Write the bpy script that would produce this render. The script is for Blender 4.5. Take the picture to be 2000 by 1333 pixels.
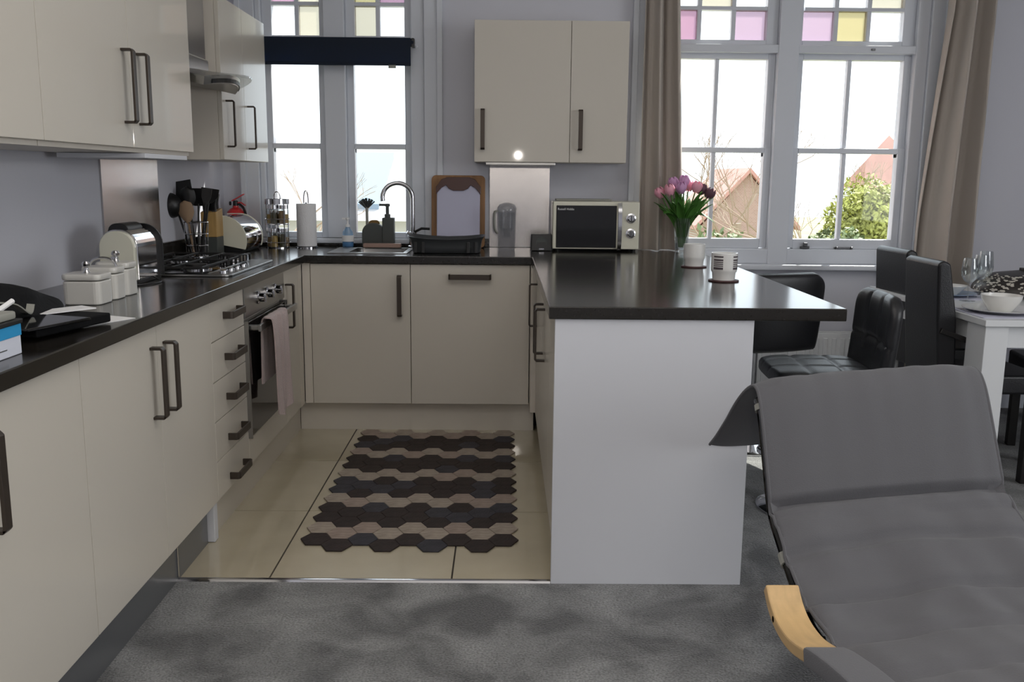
import bpy, bmesh, math, random
from math import pi, sin, cos, radians as rad
from mathutils import Vector, Matrix, noise
random.seed(7)
for o in list(bpy.data.objects): bpy.data.objects.remove(o)
scene = bpy.context.scene
C = scene.collection

# ---------------------------------------------------------------- camera
H, PITCH, YAW, ROLL, FPX = 1.2982, .1754, .0094, .0094, 1801.58
R0 = Vector((cos(YAW), -sin(YAW), 0))
FW = Vector((sin(YAW)*cos(PITCH), cos(YAW)*cos(PITCH), -sin(PITCH)))
U0 = R0.cross(FW)
RR = R0*cos(ROLL) + U0*sin(ROLL)
UU = U0*cos(ROLL) - R0*sin(ROLL)
cd = bpy.data.cameras.new('camera'); cam = bpy.data.objects.new('camera', cd); C.objects.link(cam)
cd.sensor_fit = 'HORIZONTAL'; cd.sensor_width = 36; cd.lens = 36*FPX/2000; cd.clip_start = .05; cd.clip_end = 500
M = Matrix.Identity(4)
for i in range(3):
    M[i][0] = RR[i]; M[i][1] = UU[i]; M[i][2] = -FW[i]
M[0][3], M[1][3], M[2][3] = 0, 0, H
cam.matrix_world = M
scene.camera = cam
scene.view_settings.view_transform = 'Standard'; scene.view_settings.look = 'None'
scene.view_settings.exposure = -0.38; scene.view_settings.gamma = 1; scene.view_settings.use_curve_mapping = False

# ---------------------------------------------------------------- world, sun, lights
w = bpy.data.worlds.new('world'); scene.world = w; w.use_nodes = True
bg = w.node_tree.nodes['Background']; bg.inputs[0].default_value = (.86, .93, 1.0, 1); bg.inputs[1].default_value = 3.4
def light(name, kind, loc, energy, color=(1, 1, 1), **kw):
    d = bpy.data.lights.new(name, kind); d.energy = energy; d.color = color
    o = bpy.data.objects.new(name, d); C.objects.link(o); o.location = loc
    for k, v in kw.items(): setattr(d, k, v)
    return o
sun = light('sun', 'SUN', (0, 8, 8), 13, (1, .95, .86), angle=rad(.6))
sdir = Vector((-.75, -1.0, -1.47)).normalized()
sun.rotation_euler = sdir.to_track_quat('-Z', 'Y').to_euler()
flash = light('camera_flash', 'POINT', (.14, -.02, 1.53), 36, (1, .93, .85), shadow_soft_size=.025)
up = light('bounce_fill', 'AREA', (.3, 1.5, 2.3), 56, (1, .985, .975), shape='RECTANGLE', size=2.4, size_y=2.4)  # added fill bounced off the ceiling, stands for no lamp in the room
up.rotation_euler = (pi, 0, 0)
side = light('side_fill', 'AREA', (4.2, .9, 1.6), 75, (.95, .98, 1), shape='RECTANGLE', size=2.4, size_y=1.5)  # added fill from the right, the wall there has no window
side.rotation_euler = (0, pi/2, 0); side.data.size, side.data.size_y = 1.5, 2.4
scene.cycles.transparent_max_bounces = 32
for nm, x0, x1 in (('window_portal', -1.36, -.47), ('window_portal', .8, 2.3)):
    p = light(nm, 'AREA', ((x0+x1)/2, 5.5, 1.75), 1, shape='RECTANGLE', size=x1-x0, size_y=1.7)
    p.rotation_euler = (-pi/2, 0, 0); p.data.cycles.is_portal = True

# ---------------------------------------------------------------- materials
def lin(c):
    return tuple(((v/255)/12.92 if v/255 <= .04045 else ((v/255+.055)/1.055)**2.4) for v in c)
def new_mat(name):
    m = bpy.data.materials.new(name); m.use_nodes = True
    return m, m.node_tree.nodes, m.node_tree.links, m.node_tree.nodes['Principled BSDF']
def mat(name, col, rough=.5, metal=0, spec=.5, coat=0, coat_rough=.05, bump=0, bscale=60, var=0, vscale=8, sheen=0, stretch=None, detail=3):
    m, N, L, b = new_mat(name)
    c = lin(col)
    b.inputs['Base Color'].default_value = (*c, 1); b.inputs['Roughness'].default_value = rough
    b.inputs['Metallic'].default_value = metal; b.inputs['Specular IOR Level'].default_value = spec
    b.inputs['Coat Weight'].default_value = coat; b.inputs['Coat Roughness'].default_value = coat_rough
    b.inputs['Sheen Weight'].default_value = sheen
    tc = None
    if bump or var:
        tc = N.new('ShaderNodeTexCoord'); mp = N.new('ShaderNodeMapping'); L.new(tc.outputs['Object'], mp.inputs[0])
        if stretch: mp.inputs['Scale'].default_value = stretch
    if var:
        n = N.new('ShaderNodeTexNoise'); n.inputs['Scale'].default_value = vscale; n.inputs['Detail'].default_value = detail
        L.new(mp.outputs[0], n.inputs['Vector'])
        r = N.new('ShaderNodeValToRGB')
        r.color_ramp.elements[0].color = (*[v*(1-var) for v in c], 1); r.color_ramp.elements[1].color = (*[min(1, v*(1+var)) for v in c], 1)
        r.color_ramp.elements[0].position = .3; r.color_ramp.elements[1].position = .7
        L.new(n.outputs[0], r.inputs[0]); L.new(r.outputs[0], b.inputs['Base Color'])
    if bump:
        n = N.new('ShaderNodeTexNoise'); n.inputs['Scale'].default_value = bscale; n.inputs['Detail'].default_value = 4
        L.new(mp.outputs[0], n.inputs['Vector'])
        bp = N.new('ShaderNodeBump'); bp.inputs['Strength'].default_value = bump; bp.inputs['Distance'].default_value = .01
        L.new(n.outputs[0], bp.inputs['Height']); L.new(bp.outputs[0], b.inputs['Normal'])
    return m
def glassmat(name, col=(255, 255, 255), refl=.08, edge=.55, frost=0):
    m = bpy.data.materials.new(name); m.use_nodes = True
    N, L = m.node_tree.nodes, m.node_tree.links; N.clear()
    out = N.new('ShaderNodeOutputMaterial'); t = N.new('ShaderNodeBsdfTransparent'); g = N.new('ShaderNodeBsdfGlossy')
    c = lin(col); t.inputs[0].default_value = (*c, 1); g.inputs['Roughness'].default_value = .02
    lw = N.new('ShaderNodeLayerWeight'); lw.inputs[0].default_value = .25
    mu = N.new('ShaderNodeMath'); mu.operation = 'MULTIPLY_ADD'; mu.inputs[1].default_value = edge; mu.inputs[2].default_value = refl
    L.new(lw.outputs['Facing'], mu.inputs[0])
    mx = N.new('ShaderNodeMixShader'); L.new(mu.outputs[0], mx.inputs[0])
    src = t
    if frost:
        d = N.new('ShaderNodeBsdfTranslucent'); d.inputs[0].default_value = (*c, 1)
        m2 = N.new('ShaderNodeMixShader'); m2.inputs[0].default_value = frost; L.new(t.outputs[0], m2.inputs[1]); L.new(d.outputs[0], m2.inputs[2]); src = m2
    L.new(src.outputs[0], mx.inputs[1]); L.new(g.outputs[0], mx.inputs[2]); L.new(mx.outputs[0], out.inputs[0])
    return m
MT = {}
MT['cream'] = mat('cream gloss', (206, 200, 189), .35, spec=.4, coat=.3, coat_rough=.04)
MT['carcass'] = mat('cream carcass', (214, 207, 196), .45)
MT['whitepanel'] = mat('white panel', (214, 216, 222), .45)
MT['wall'] = mat('painted wall', (210, 211, 220), .85, bump=.05, bscale=200)
MT['ceil'] = mat('ceiling paint', (235, 232, 228), .9)
MT['paint'] = mat('white gloss paint', (212, 216, 224), .3, bump=.04, bscale=30)
MT['worktop'] = mat('dark worktop', (36, 33, 29), .16, spec=.55, var=.04, vscale=90)
MT['bronze'] = mat('dark bronze handle', (74, 66, 60), .38, metal=.55)
MT['plinth'] = mat('grey plinth', (96, 97, 100), .3, coat=.3)
MT['tile'] = mat('cream floor tile', (188, 178, 155), .25, coat=.9, coat_rough=.035, var=.05, vscale=5)
MT['grout'] = mat('dark grout', (62, 56, 50), .9)
MT['steel'] = mat('brushed steel', (168, 167, 165), .3, metal=1, bump=.03, bscale=40, stretch=(1, 1, 30))
MT['brushed'] = mat('brushed splashback', (196, 192, 190), .25, metal=1, bump=.06, bscale=25, stretch=(30, 30, 1))
MT['chrome'] = mat('chrome', (215, 215, 218), .08, metal=1)
MT['black'] = mat('black plastic', (22, 22, 23), .4)
MT['blackgloss'] = mat('black glass', (12, 12, 13), .06, spec=.6)
MT['iron'] = mat('cast iron', (26, 25, 25), .55)
MT['leather'] = mat('black faux leather', (25, 25, 28), .36, bump=.12, bscale=220)
MT['leather2'] = mat('charcoal faux leather', (30, 31, 34), .4, bump=.12, bscale=220)
MT['darkwood'] = mat('black stained wood', (24, 21, 20), .4)
MT['whitetable'] = mat('white lacquer', (222, 224, 226), .25)
MT['ceramic'] = mat('white ceramic', (228, 227, 224), .2, coat=.5)
MT['canister'] = mat('white enamel', (214, 212, 206), .3, coat=.5)
MT['fabric'] = mat('grey chair cover', (93, 93, 97), .9, bump=.15, bscale=350, sheen=.1)
MT['fabric_dark'] = mat('grey chair underside', (82, 84, 84), .8, bump=.1, bscale=300)
MT['ply'] = mat('birch plywood', (206, 172, 122), .45, var=.12, vscale=6, stretch=(8, 1, 8))
MT['plyedge'] = mat('plywood edge', (186, 142, 92), .5, var=.25, vscale=12, stretch=(2, 2, 60))
MT['curtain'] = mat('taupe curtain', (196, 187, 178), .85, bump=.1, bscale=300, sheen=.2)
MT['blind'] = mat('navy blind', (16, 30, 48), .7)
def translucent(m, col, fac):
    N, L = m.node_tree.nodes, m.node_tree.links
    b = N['Principled BSDF']; out = N['Material Output']; tr = N.new('ShaderNodeBsdfTranslucent'); tr.inputs[0].default_value = (*lin(col), 1)
    mx = N.new('ShaderNodeMixShader'); mx.inputs[0].default_value = fac
    L.new(b.outputs[0], mx.inputs[1]); L.new(tr.outputs[0], mx.inputs[2]); L.new(mx.outputs[0], out.inputs[0])
translucent(MT['blind'], (50, 100, 150), .3)
translucent(MT['curtain'], (150, 132, 118), .12)
MT['towel'] = mat('dusty pink towel', (190, 172, 170), .95, bump=.5, bscale=260, sheen=.3)
MT['wood'] = mat('chopping board wood', (152, 110, 68), .5, var=.2, vscale=5, stretch=(10, 10, 1))
MT['blockwood'] = mat('knife block wood', (186, 150, 92), .5, var=.15, vscale=6, stretch=(8, 8, 1))
MT['spoonwood'] = mat('spoon wood', (150, 124, 98), .6)
MT['board'] = mat('pale grey plastic board', (186, 186, 208), .4)
MT['boardrim'] = mat('dark red brown plastic', (74, 40, 32), .35)
MT['tray'] = mat('dark grey plastic tray', (62, 64, 66), .35)
MT['red'] = mat('red paint', (196, 28, 32), .3, coat=.5)
MT['paper'] = mat('white paper', (236, 236, 236), .8)
MT['kroll'] = mat('kitchen paper', (232, 232, 234), .95, bump=.3, bscale=120)
MT['glass'] = glassmat('clear glass', (248, 250, 250))
MT['pane'] = glassmat('window glass', (250, 252, 252), .012, .12)
MT['pink'] = glassmat('pink stained glass', (196, 176, 188), .02, .15, frost=.25)
MT['mauve'] = glassmat('mauve stained glass', (200, 188, 198), .02, .15, frost=.25)
MT['yellow'] = glassmat('yellow stained glass', (203, 198, 172), .02, .15, frost=.25)
MT['palecream'] = glassmat('cream stained glass', (208, 205, 194), .02, .15, frost=.15)
MT['water'] = glassmat('blue soap', (205, 226, 243), .05, .3, frost=.3)
MT['jarplastic'] = glassmat('smoky jug plastic', (243, 244, 246), .04, .3, frost=.25)
MT['spice1'] = mat('brown spice', (120, 92, 50), .8)
MT['spice2'] = mat('ochre spice', (168, 140, 78), .8)
MT['spice3'] = mat('dark herb', (74, 68, 44), .8)
MT['stem'] = mat('tulip stem', (88, 132, 60), .5)
MT['leaf'] = mat('tulip leaf', (70, 118, 48), .45, var=.2, vscale=10)
MT['tulip_pink'] = mat('pink petal', (238, 168, 188), .6, var=.15, vscale=20)
MT['tulip_mauve'] = mat('mauve petal', (208, 158, 202), .6, var=.15, vscale=20)
MT['tulip_dark'] = mat('dark plum petal', (96, 62, 76), .6)
MT['soap'] = mat('pale blue soap', (140, 180, 214), .3)
MT['cyan'] = mat('blue card', (40, 150, 205), .6)
MT['boxwhite'] = mat('white card', (214, 218, 230), .7)
MT['bagblack'] = mat('black nylon', (12, 12, 14), .75, spec=.2, bump=.2, bscale=40)
MT['greyplastic'] = mat('grey plastic', (150, 150, 142), .5)
MT['stripe'] = mat('mug stripe', (84, 76, 80), .4)
MT['coaster'] = mat('dark red coaster', (70, 40, 40), .6)
MT['greyplate'] = mat('blue grey plate', (150, 168, 190), .25)
MT['placemat'] = mat('pale placemat', (196, 196, 212), .7)
MT['slate'] = mat('grey soap caddy', (70, 74, 72), .5)
MT['pinkboard'] = mat('pinkish sink board', (178, 148, 136), .5)
MT['mosaic'] = mat('mosaic dark', (40, 34, 32), .4)
MT['mosaicl'] = mat('mosaic pearl', (205, 200, 190), .3)
MT['lead'] = mat('window lock metal', (110, 110, 112), .3, metal=1)
MT['cream2'] = mat('microwave cream', (224, 222, 204), .3, coat=.6)
def carpet_mat():
    m, N, L, b = new_mat('grey carpet')
    tc = N.new('ShaderNodeTexCoord')
    n1 = N.new('ShaderNodeTexNoise'); n1.inputs['Scale'].default_value = 4.5; n1.inputs['Detail'].default_value = 6; n1.inputs['Distortion'].default_value = .6
    n2 = N.new('ShaderNodeTexNoise'); n2.inputs['Scale'].default_value = 150; n2.inputs['Detail'].default_value = 2
    for n in (n1, n2): L.new(tc.outputs['Object'], n.inputs['Vector'])
    r1 = N.new('ShaderNodeValToRGB'); r1.color_ramp.elements[0].position = .38; r1.color_ramp.elements[1].position = .66
    r1.color_ramp.elements[0].color = (*lin((88, 89, 90)), 1); r1.color_ramp.elements[1].color = (*lin((146, 147, 147)), 1)
    r2 = N.new('ShaderNodeValToRGB'); r2.color_ramp.elements[0].position = .3; r2.color_ramp.elements[1].position = .7
    r2.color_ramp.elements[0].color = (.55, .55, .55, 1); r2.color_ramp.elements[1].color = (1.25, 1.25, 1.25, 1)
    mx = N.new('ShaderNodeMix'); mx.data_type = 'RGBA'; mx.blend_type = 'MULTIPLY'; mx.inputs[0].default_value = 1
    L.new(n1.outputs[0], r1.inputs[0]); L.new(n2.outputs[0], r2.inputs[0]); L.new(r1.outputs[0], mx.inputs[6]); L.new(r2.outputs[0], mx.inputs[7])
    L.new(mx.outputs[2], b.inputs['Base Color']); b.inputs['Roughness'].default_value = .95; b.inputs['Sheen Weight'].default_value = .2
    bp = N.new('ShaderNodeBump'); bp.inputs['Strength'].default_value = .8; bp.inputs['Distance'].default_value = .01
    L.new(n2.outputs[0], bp.inputs['Height']); L.new(bp.outputs[0], b.inputs['Normal'])
    return m
MT['carpet'] = carpet_mat()
def brick_mat(name, c1, c2, cm, scale):
    m, N, L, b = new_mat(name)
    tc = N.new('ShaderNodeTexCoord'); mp = N.new('ShaderNodeMapping'); mp.inputs['Rotation'].default_value = (pi/2, 0, 0)
    t = N.new('ShaderNodeTexBrick'); t.inputs['Scale'].default_value = scale
    t.inputs['Color1'].default_value = (*lin(c1), 1); t.inputs['Color2'].default_value = (*lin(c2), 1); t.inputs['Mortar'].default_value = (*lin(cm), 1)
    L.new(tc.outputs['Object'], mp.inputs[0]); L.new(mp.outputs[0], t.inputs['Vector']); L.new(t.outputs[0], b.inputs['Base Color']); b.inputs['Roughness'].default_value = .9
    return m
MT['brick'] = brick_mat('red brick', (172, 140, 130), (162, 130, 120), (178, 168, 160), 4)
MT['roof'] = mat('pale roof slate', (166, 165, 166), .8, var=.08, vscale=3, stretch=(1, 1, 8))
MT['redroof'] = mat('red clay roof', (186, 140, 130), .8, var=.1, vscale=4)
MT['render'] = mat('pale render', (190, 186, 180), .9)
MT['solar'] = mat('solar panel', (122, 138, 150), .2, spec=.6)
MT['grass'] = mat('garden lawn', (150, 150, 110), .95, var=.3, vscale=.6)
MT['bush1'] = mat('yellow green leaves', (156, 158, 78), .7, var=.35, vscale=3)
MT['bush2'] = mat('green leaves', (112, 124, 84), .7, var=.35, vscale=3)
MT['bark'] = mat('bare branch', (158, 138, 120), .9)
MT['road'] = mat('pale road', (190, 188, 186), .9)
MT['carbody'] = mat('parked car paint', (70, 76, 84), .3, coat=.5)
MT['hexl'] = mat('light hide', (162, 150, 138), .85, var=.22, vscale=22, bump=.25, bscale=120, stretch=(1, 3, 1))
MT['hexl2'] = mat('pinkish light hide', (156, 140, 130), .85, var=.22, vscale=22, bump=.25, bscale=120, stretch=(1, 3, 1))
MT['hexd'] = mat('dark hide', (46, 36, 34), .7, var=.35, vscale=25, bump=.25, bscale=120)
MT['hexd2'] = mat('blue black hide', (50, 48, 56), .6, var=.35, vscale=25, bump=.25, bscale=120)

# ---------------------------------------------------------------- mesh helpers
class MB:
    def __init__(s): s.v, s.f = [], []
    def add(s, v, f):
        n = len(s.v); s.v += [tuple(p) for p in v]; s.f += [tuple(i+n for i in q) for q in f]; return s
    def box(s, x0, x1, y0, y1, z0, z1):
        v = [(x, y, z) for z in (z0, z1) for y in (y0, y1) for x in (x0, x1)]
        return s.add(v, [(0, 2, 3, 1), (4, 5, 7, 6), (0, 1, 5, 4), (2, 6, 7, 3), (0, 4, 6, 2), (1, 3, 7, 5)])
    def prism(s, poly, ax, a0, a1):
        # poly: 2D points; ax: extrusion axis; 'x' -> (y,z), 'y' -> (x,z), 'z' -> (x,y)
        n = len(poly)
        def P(p, a): return {'x': (a, p[0], p[1]), 'y': (p[0], a, p[1]), 'z': (p[0], p[1], a)}[ax]
        v = [P(p, a0) for p in poly]+[P(p, a1) for p in poly]
        f = [tuple(range(n))[::-1], tuple(range(n, 2*n))]+[(i, (i+1) % n, n+(i+1) % n, n+i) for i in range(n)]
        return s.add(v, f)
    def lathe(s, prof, c=(0, 0, 0), seg=28, axis='z', sx=1, sy=1):
        v, f = [], []
        m = len(prof)
        for k in range(seg):
            a = 2*pi*k/seg
            for r, h in prof:
                p = (r*cos(a)*sx, r*sin(a)*sy, h)
                if axis == 'x': p = (p[2], p[0], p[1])
                elif axis == 'y': p = (p[0], p[2], p[1])
                v.append((c[0]+p[0], c[1]+p[1], c[2]+p[2]))
        for k in range(seg):
            k2 = (k+1) % seg
            for i in range(m-1): f.append((k*m+i, k2*m+i, k2*m+i+1, k*m+i+1))
        if prof[0][0] > 1e-6: f.append(tuple(k*m for k in range(seg))[::-1])
        if prof[-1][0] > 1e-6: f.append(tuple(k*m+m-1 for k in range(seg)))
        return s.add(v, f)
    def sweep(s, path, sec, closed=False, up=None):
        # sec: list of (a,b) section points in the (side, up) frame; path list of points
        P = [Vector(p) for p in path]; n, m = len(P), len(sec)
        v, f = [], []
        side = None
        for i in range(n):
            t = (P[(i+1) % n]-P[i-1]) if closed else (P[min(i+1, n-1)]-P[max(i-1, 0)])
            t.normalize()
            if up is not None:
                sd = t.cross(Vector(up))
                if sd.length < 1e-5: sd = side or Vector((1, 0, 0))
            elif side is None:
                sd = t.cross(Vector((0, 0, 1)))
                if sd.length < 1e-3: sd = t.cross(Vector((0, 1, 0)))
            else: sd = side-t*side.dot(t)
            sd.normalize(); side = sd; u = sd.cross(t)
            # mitre correction
            k = 1.0
            for a, b in sec: v.append(P[i]+sd*a*k+u*b*k)
        for i in range(n if closed else n-1):
            j = (i+1) % n
            for q in range(m):
                q2 = (q+1) % m; f.append((i*m+q, i*m+q2, j*m+q2, j*m+q))
        if not closed: f += [tuple(range(m))[::-1], tuple((n-1)*m+q for q in range(m))]
        return s.add(v, f)
    def tube(s, path, r, seg=10, closed=False, rs=None):
        return s.sweep(path, [(r*cos(2*pi*k/seg), r*sin(2*pi*k/seg)) for k in range(seg)], closed)
    def sheet(s, fn, nu, nv, th=0):
        # closed shell: fn(u,v)-> (point, normal) or point
        g = [[fn(i/nu, j/nv) for j in range(nv+1)] for i in range(nu+1)]
        G = [[Vector(p) for p in r] for r in g]
        v, f = [], []
        def nrm(i, j):
            a = G[min(i+1, nu)][j]-G[max(i-1, 0)][j]; b = G[i][min(j+1, nv)]-G[i][max(j-1, 0)]
            n = a.cross(b)
            return n.normalized() if n.length > 1e-12 else Vector((0, 0, 1))
        W = nv+1
        for i in range(nu+1):
            for j in range(nv+1): v.append(G[i][j])
        for i in range(nu):
            for j in range(nv): f.append((i*W+j, (i+1)*W+j, (i+1)*W+j+1, i*W+j+1))
        if th:
            o = len(v)
            for i in range(nu+1):
                for j in range(nv+1): v.append(G[i][j]-nrm(i, j)*th)
            for i in range(nu):
                for j in range(nv): f.append((o+i*W+j, o+i*W+j+1, o+(i+1)*W+j+1, o+(i+1)*W+j))
            for i in range(nu):
                for j in (0, nv):
                    q = (i*W+j, (i+1)*W+j, o+(i+1)*W+j, o+i*W+j); f.append(q if j else q[::-1])
            for j in range(nv):
                for i in (0, nu):
                    q = (i*W+j, i*W+j+1, o+i*W+j+1, o+i*W+j); f.append(q if not i else q[::-1])
        return s.add(v, f)
ORG = {}
def tag(o, label=None, cat=None, group=None, kind=None):
    if label: o['label'] = label
    if cat: o['category'] = cat
    if group: o['group'] = group
    if kind: o['kind'] = kind
    return o
def thing(name, label, cat, loc=(0, 0, 0), group=None, rz=0, kind=None):
    o = bpy.data.objects.new(name, None); C.objects.link(o); o.location = loc; o.rotation_euler = (0, 0, rz)
    o.empty_display_size = .05
    ORG[o.name] = Vector(loc) if not rz else Vector((0, 0, 0))
    o['_rot'] = 1 if rz else 0
    return tag(o, label, cat, group, kind)
def obj(name, mb, m, parent=None, bevel=0, smooth=False, bseg=2, subsurf=0, label=None, cat=None, group=None, kind=None, recalc=True, angle=35):
    me = bpy.data.meshes.new(name)
    bm = bmesh.new()
    vs = [bm.verts.new(p) for p in mb.v]
    for q in mb.f:
        try: bm.faces.new([vs[i] for i in q])
        except ValueError: pass
    if recalc: bmesh.ops.recalc_face_normals(bm, faces=bm.faces)
    if bevel:
        ed = [e for e in bm.edges if len(e.link_faces) == 2 and e.calc_face_angle(0) > rad(25)]
        bmesh.ops.bevel(bm, geom=ed, offset=bevel, segments=bseg, affect='EDGES', profile=.5, clamp_overlap=True)
    if parent is None:
        xs = [v.co for v in bm.verts]
        lo = Vector((min(p.x for p in xs), min(p.y for p in xs), min(p.z for p in xs))); hi = Vector((max(p.x for p in xs), max(p.y for p in xs), max(p.z for p in xs)))
        org = Vector(((lo.x+hi.x)/2, (lo.y+hi.y)/2, lo.z))
    else: org = ORG[parent.name]
    for v in bm.verts: v.co -= org
    if smooth or bevel >= .005:
        for fc in bm.faces: fc.smooth = True
        for e in bm.edges:
            if len(e.link_faces) == 2 and e.calc_face_angle(0) > rad(angle): e.smooth = False
    bm.to_mesh(me); bm.free()
    me.materials.append(MT[m] if isinstance(m, str) else m)
    o = bpy.data.objects.new(name, me); C.objects.link(o)
    if parent is None: o.location = org
    else: o.parent = parent
    ORG[o.name] = org
    if bevel >= .005 and not smooth:
        md = o.modifiers.new('wn', 'WEIGHTED_NORMAL'); md.keep_sharp = True
    if subsurf:
        md = o.modifiers.new('sub', 'SUBSURF'); md.levels = subsurf; md.render_levels = subsurf
    return tag(o, label, cat, group, kind)
def inst(o, name, parent, loc, mtl=None):
    c = bpy.data.objects.new(name, o.data); C.objects.link(c); c.parent = parent; c.location = loc
    ORG[c.name] = ORG[parent.name] if parent else Vector(loc)
    return c
def bez(p0, p1, p2, p3, n=10):
    p0, p1, p2, p3 = map(Vector, (p0, p1, p2, p3))
    return [p0*(1-t)**3+p1*3*t*(1-t)**2+p2*3*t*t*(1-t)+p3*t**3 for t in [i/n for i in range(n+1)]]
def catmull(P, n=6):
    P = [Vector(p) for p in P]; out = []
    for i in range(len(P)-1):
        a, b, c, d = P[max(i-1, 0)], P[i], P[i+1], P[min(i+2, len(P)-1)]
        for k in range(n):
            t = k/n
            out.append(.5*((2*b)+(c-a)*t+(2*a-5*b+4*c-d)*t*t+(3*b-a-3*c+d)*t**3))
    out.append(P[-1]); return out
def rrect(x0, x1, y0, y1, r, n=4):
    out = []
    for cx, cy, a0 in ((x1-r, y1-r, 0), (x0+r, y1-r, 90), (x0+r, y0+r, 180), (x1-r, y0+r, 270)):
        for k in range(n+1):
            a = rad(a0+90*k/n); out.append((cx+r*cos(a), cy+r*sin(a)))
    return out
def sphere_prof(r, n=8, z0=0):
    return [(max(0, r*sin(pi*i/n)) if 0 < i < n else 0, z0-r*cos(pi*i/n)) for i in range(n+1)]
def rect(w, h): return [(-w/2, -h/2), (w/2, -h/2), (w/2, h/2), (-w/2, h/2)]

# ================================================================ STRUCTURE
XL, YW, XR, YB, ZC = -1.57, 5.23, 4.3, -2.6, 2.95
def struct(name, mb, m, label, **k):
    return obj(name, mb, m, kind='structure', label=label, **k)
W1 = (-1.45, -.355, .93, 2.62); W2 = (.70, 2.40, .80, 2.62)
b = MB()
for x0, x1, z0, z1 in ((XL-.2, W1[0], 0, ZC), (W1[0], W1[1], 0, W1[2]), (W1[0], W1[1], W1[3], ZC), (W1[1], W2[0], 0, ZC),
                       (W2[0], W2[1], 0, W2[2]), (W2[0], W2[1], W2[3], ZC), (W2[1], XR+.2, 0, ZC)):
    b.box(x0, x1, YW, YW+.3, z0, z1)
struct('wall_back', b, 'wall', 'grey painted wall holding both sash windows')
struct('wall_left', MB().box(XL-.2, XL, YB, YW, 0, ZC), 'wall', 'grey painted wall behind the hob and canisters')
struct('wall_right', MB().box(XR, XR+.2, YB, YW, 0, ZC), 'wall', 'grey painted wall at the far right of the room')
struct('wall_front', MB().box(XL-.2, XR+.2, YB-.2, YB, 0, ZC), 'wall', 'grey painted wall behind the camera')
struct('ceiling', MB().box(XL-.2, XR+.2, YB-.2, YW+.3, ZC, ZC+.15), 'ceil', 'white painted ceiling above the kitchen')
b = MB().box(XL-.2, XR+.2, YB-.2, 2.82, -.2, 0).box(.205, XR+.2, 2.82, YW+.3, -.2, 0)
struct('floor', b, 'carpet', 'grey pile carpet across the living and dining area')
ft = struct('floor_tiled', MB().box(XL-.2, .205, 2.82, YW+.3, -.2, -.004), 'grout', 'cream tiled kitchen floor with dark joints')
cols = [-1.357, -.76, -.164, .203]; rows = [2.835, 3.46, 4.11, 4.76]
for i in range(3):
    for j in range(3):
        obj('tile', MB().box(cols[i]+.003, cols[i+1]-.003, rows[j]+.003, rows[j+1]-.003, -.05, 0), 'tile', ft)
struct('trim_1', MB().prism([(2.812, 0), (2.816, .006), (2.824, .008), (2.832, .006), (2.836, 0)], 'x', -1.055, .158), 'chrome', 'thin metal threshold strip between carpet and cream tiles', smooth=True)
b = MB()
b.prism([(YW, 0), (YW-.018, 0), (YW-.018, .10), (YW-.012, .125), (YW, .13)], 'x', .80, XR)
struct('baseboard_back', b, 'paint', 'white skirting board under the dining window')

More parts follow.
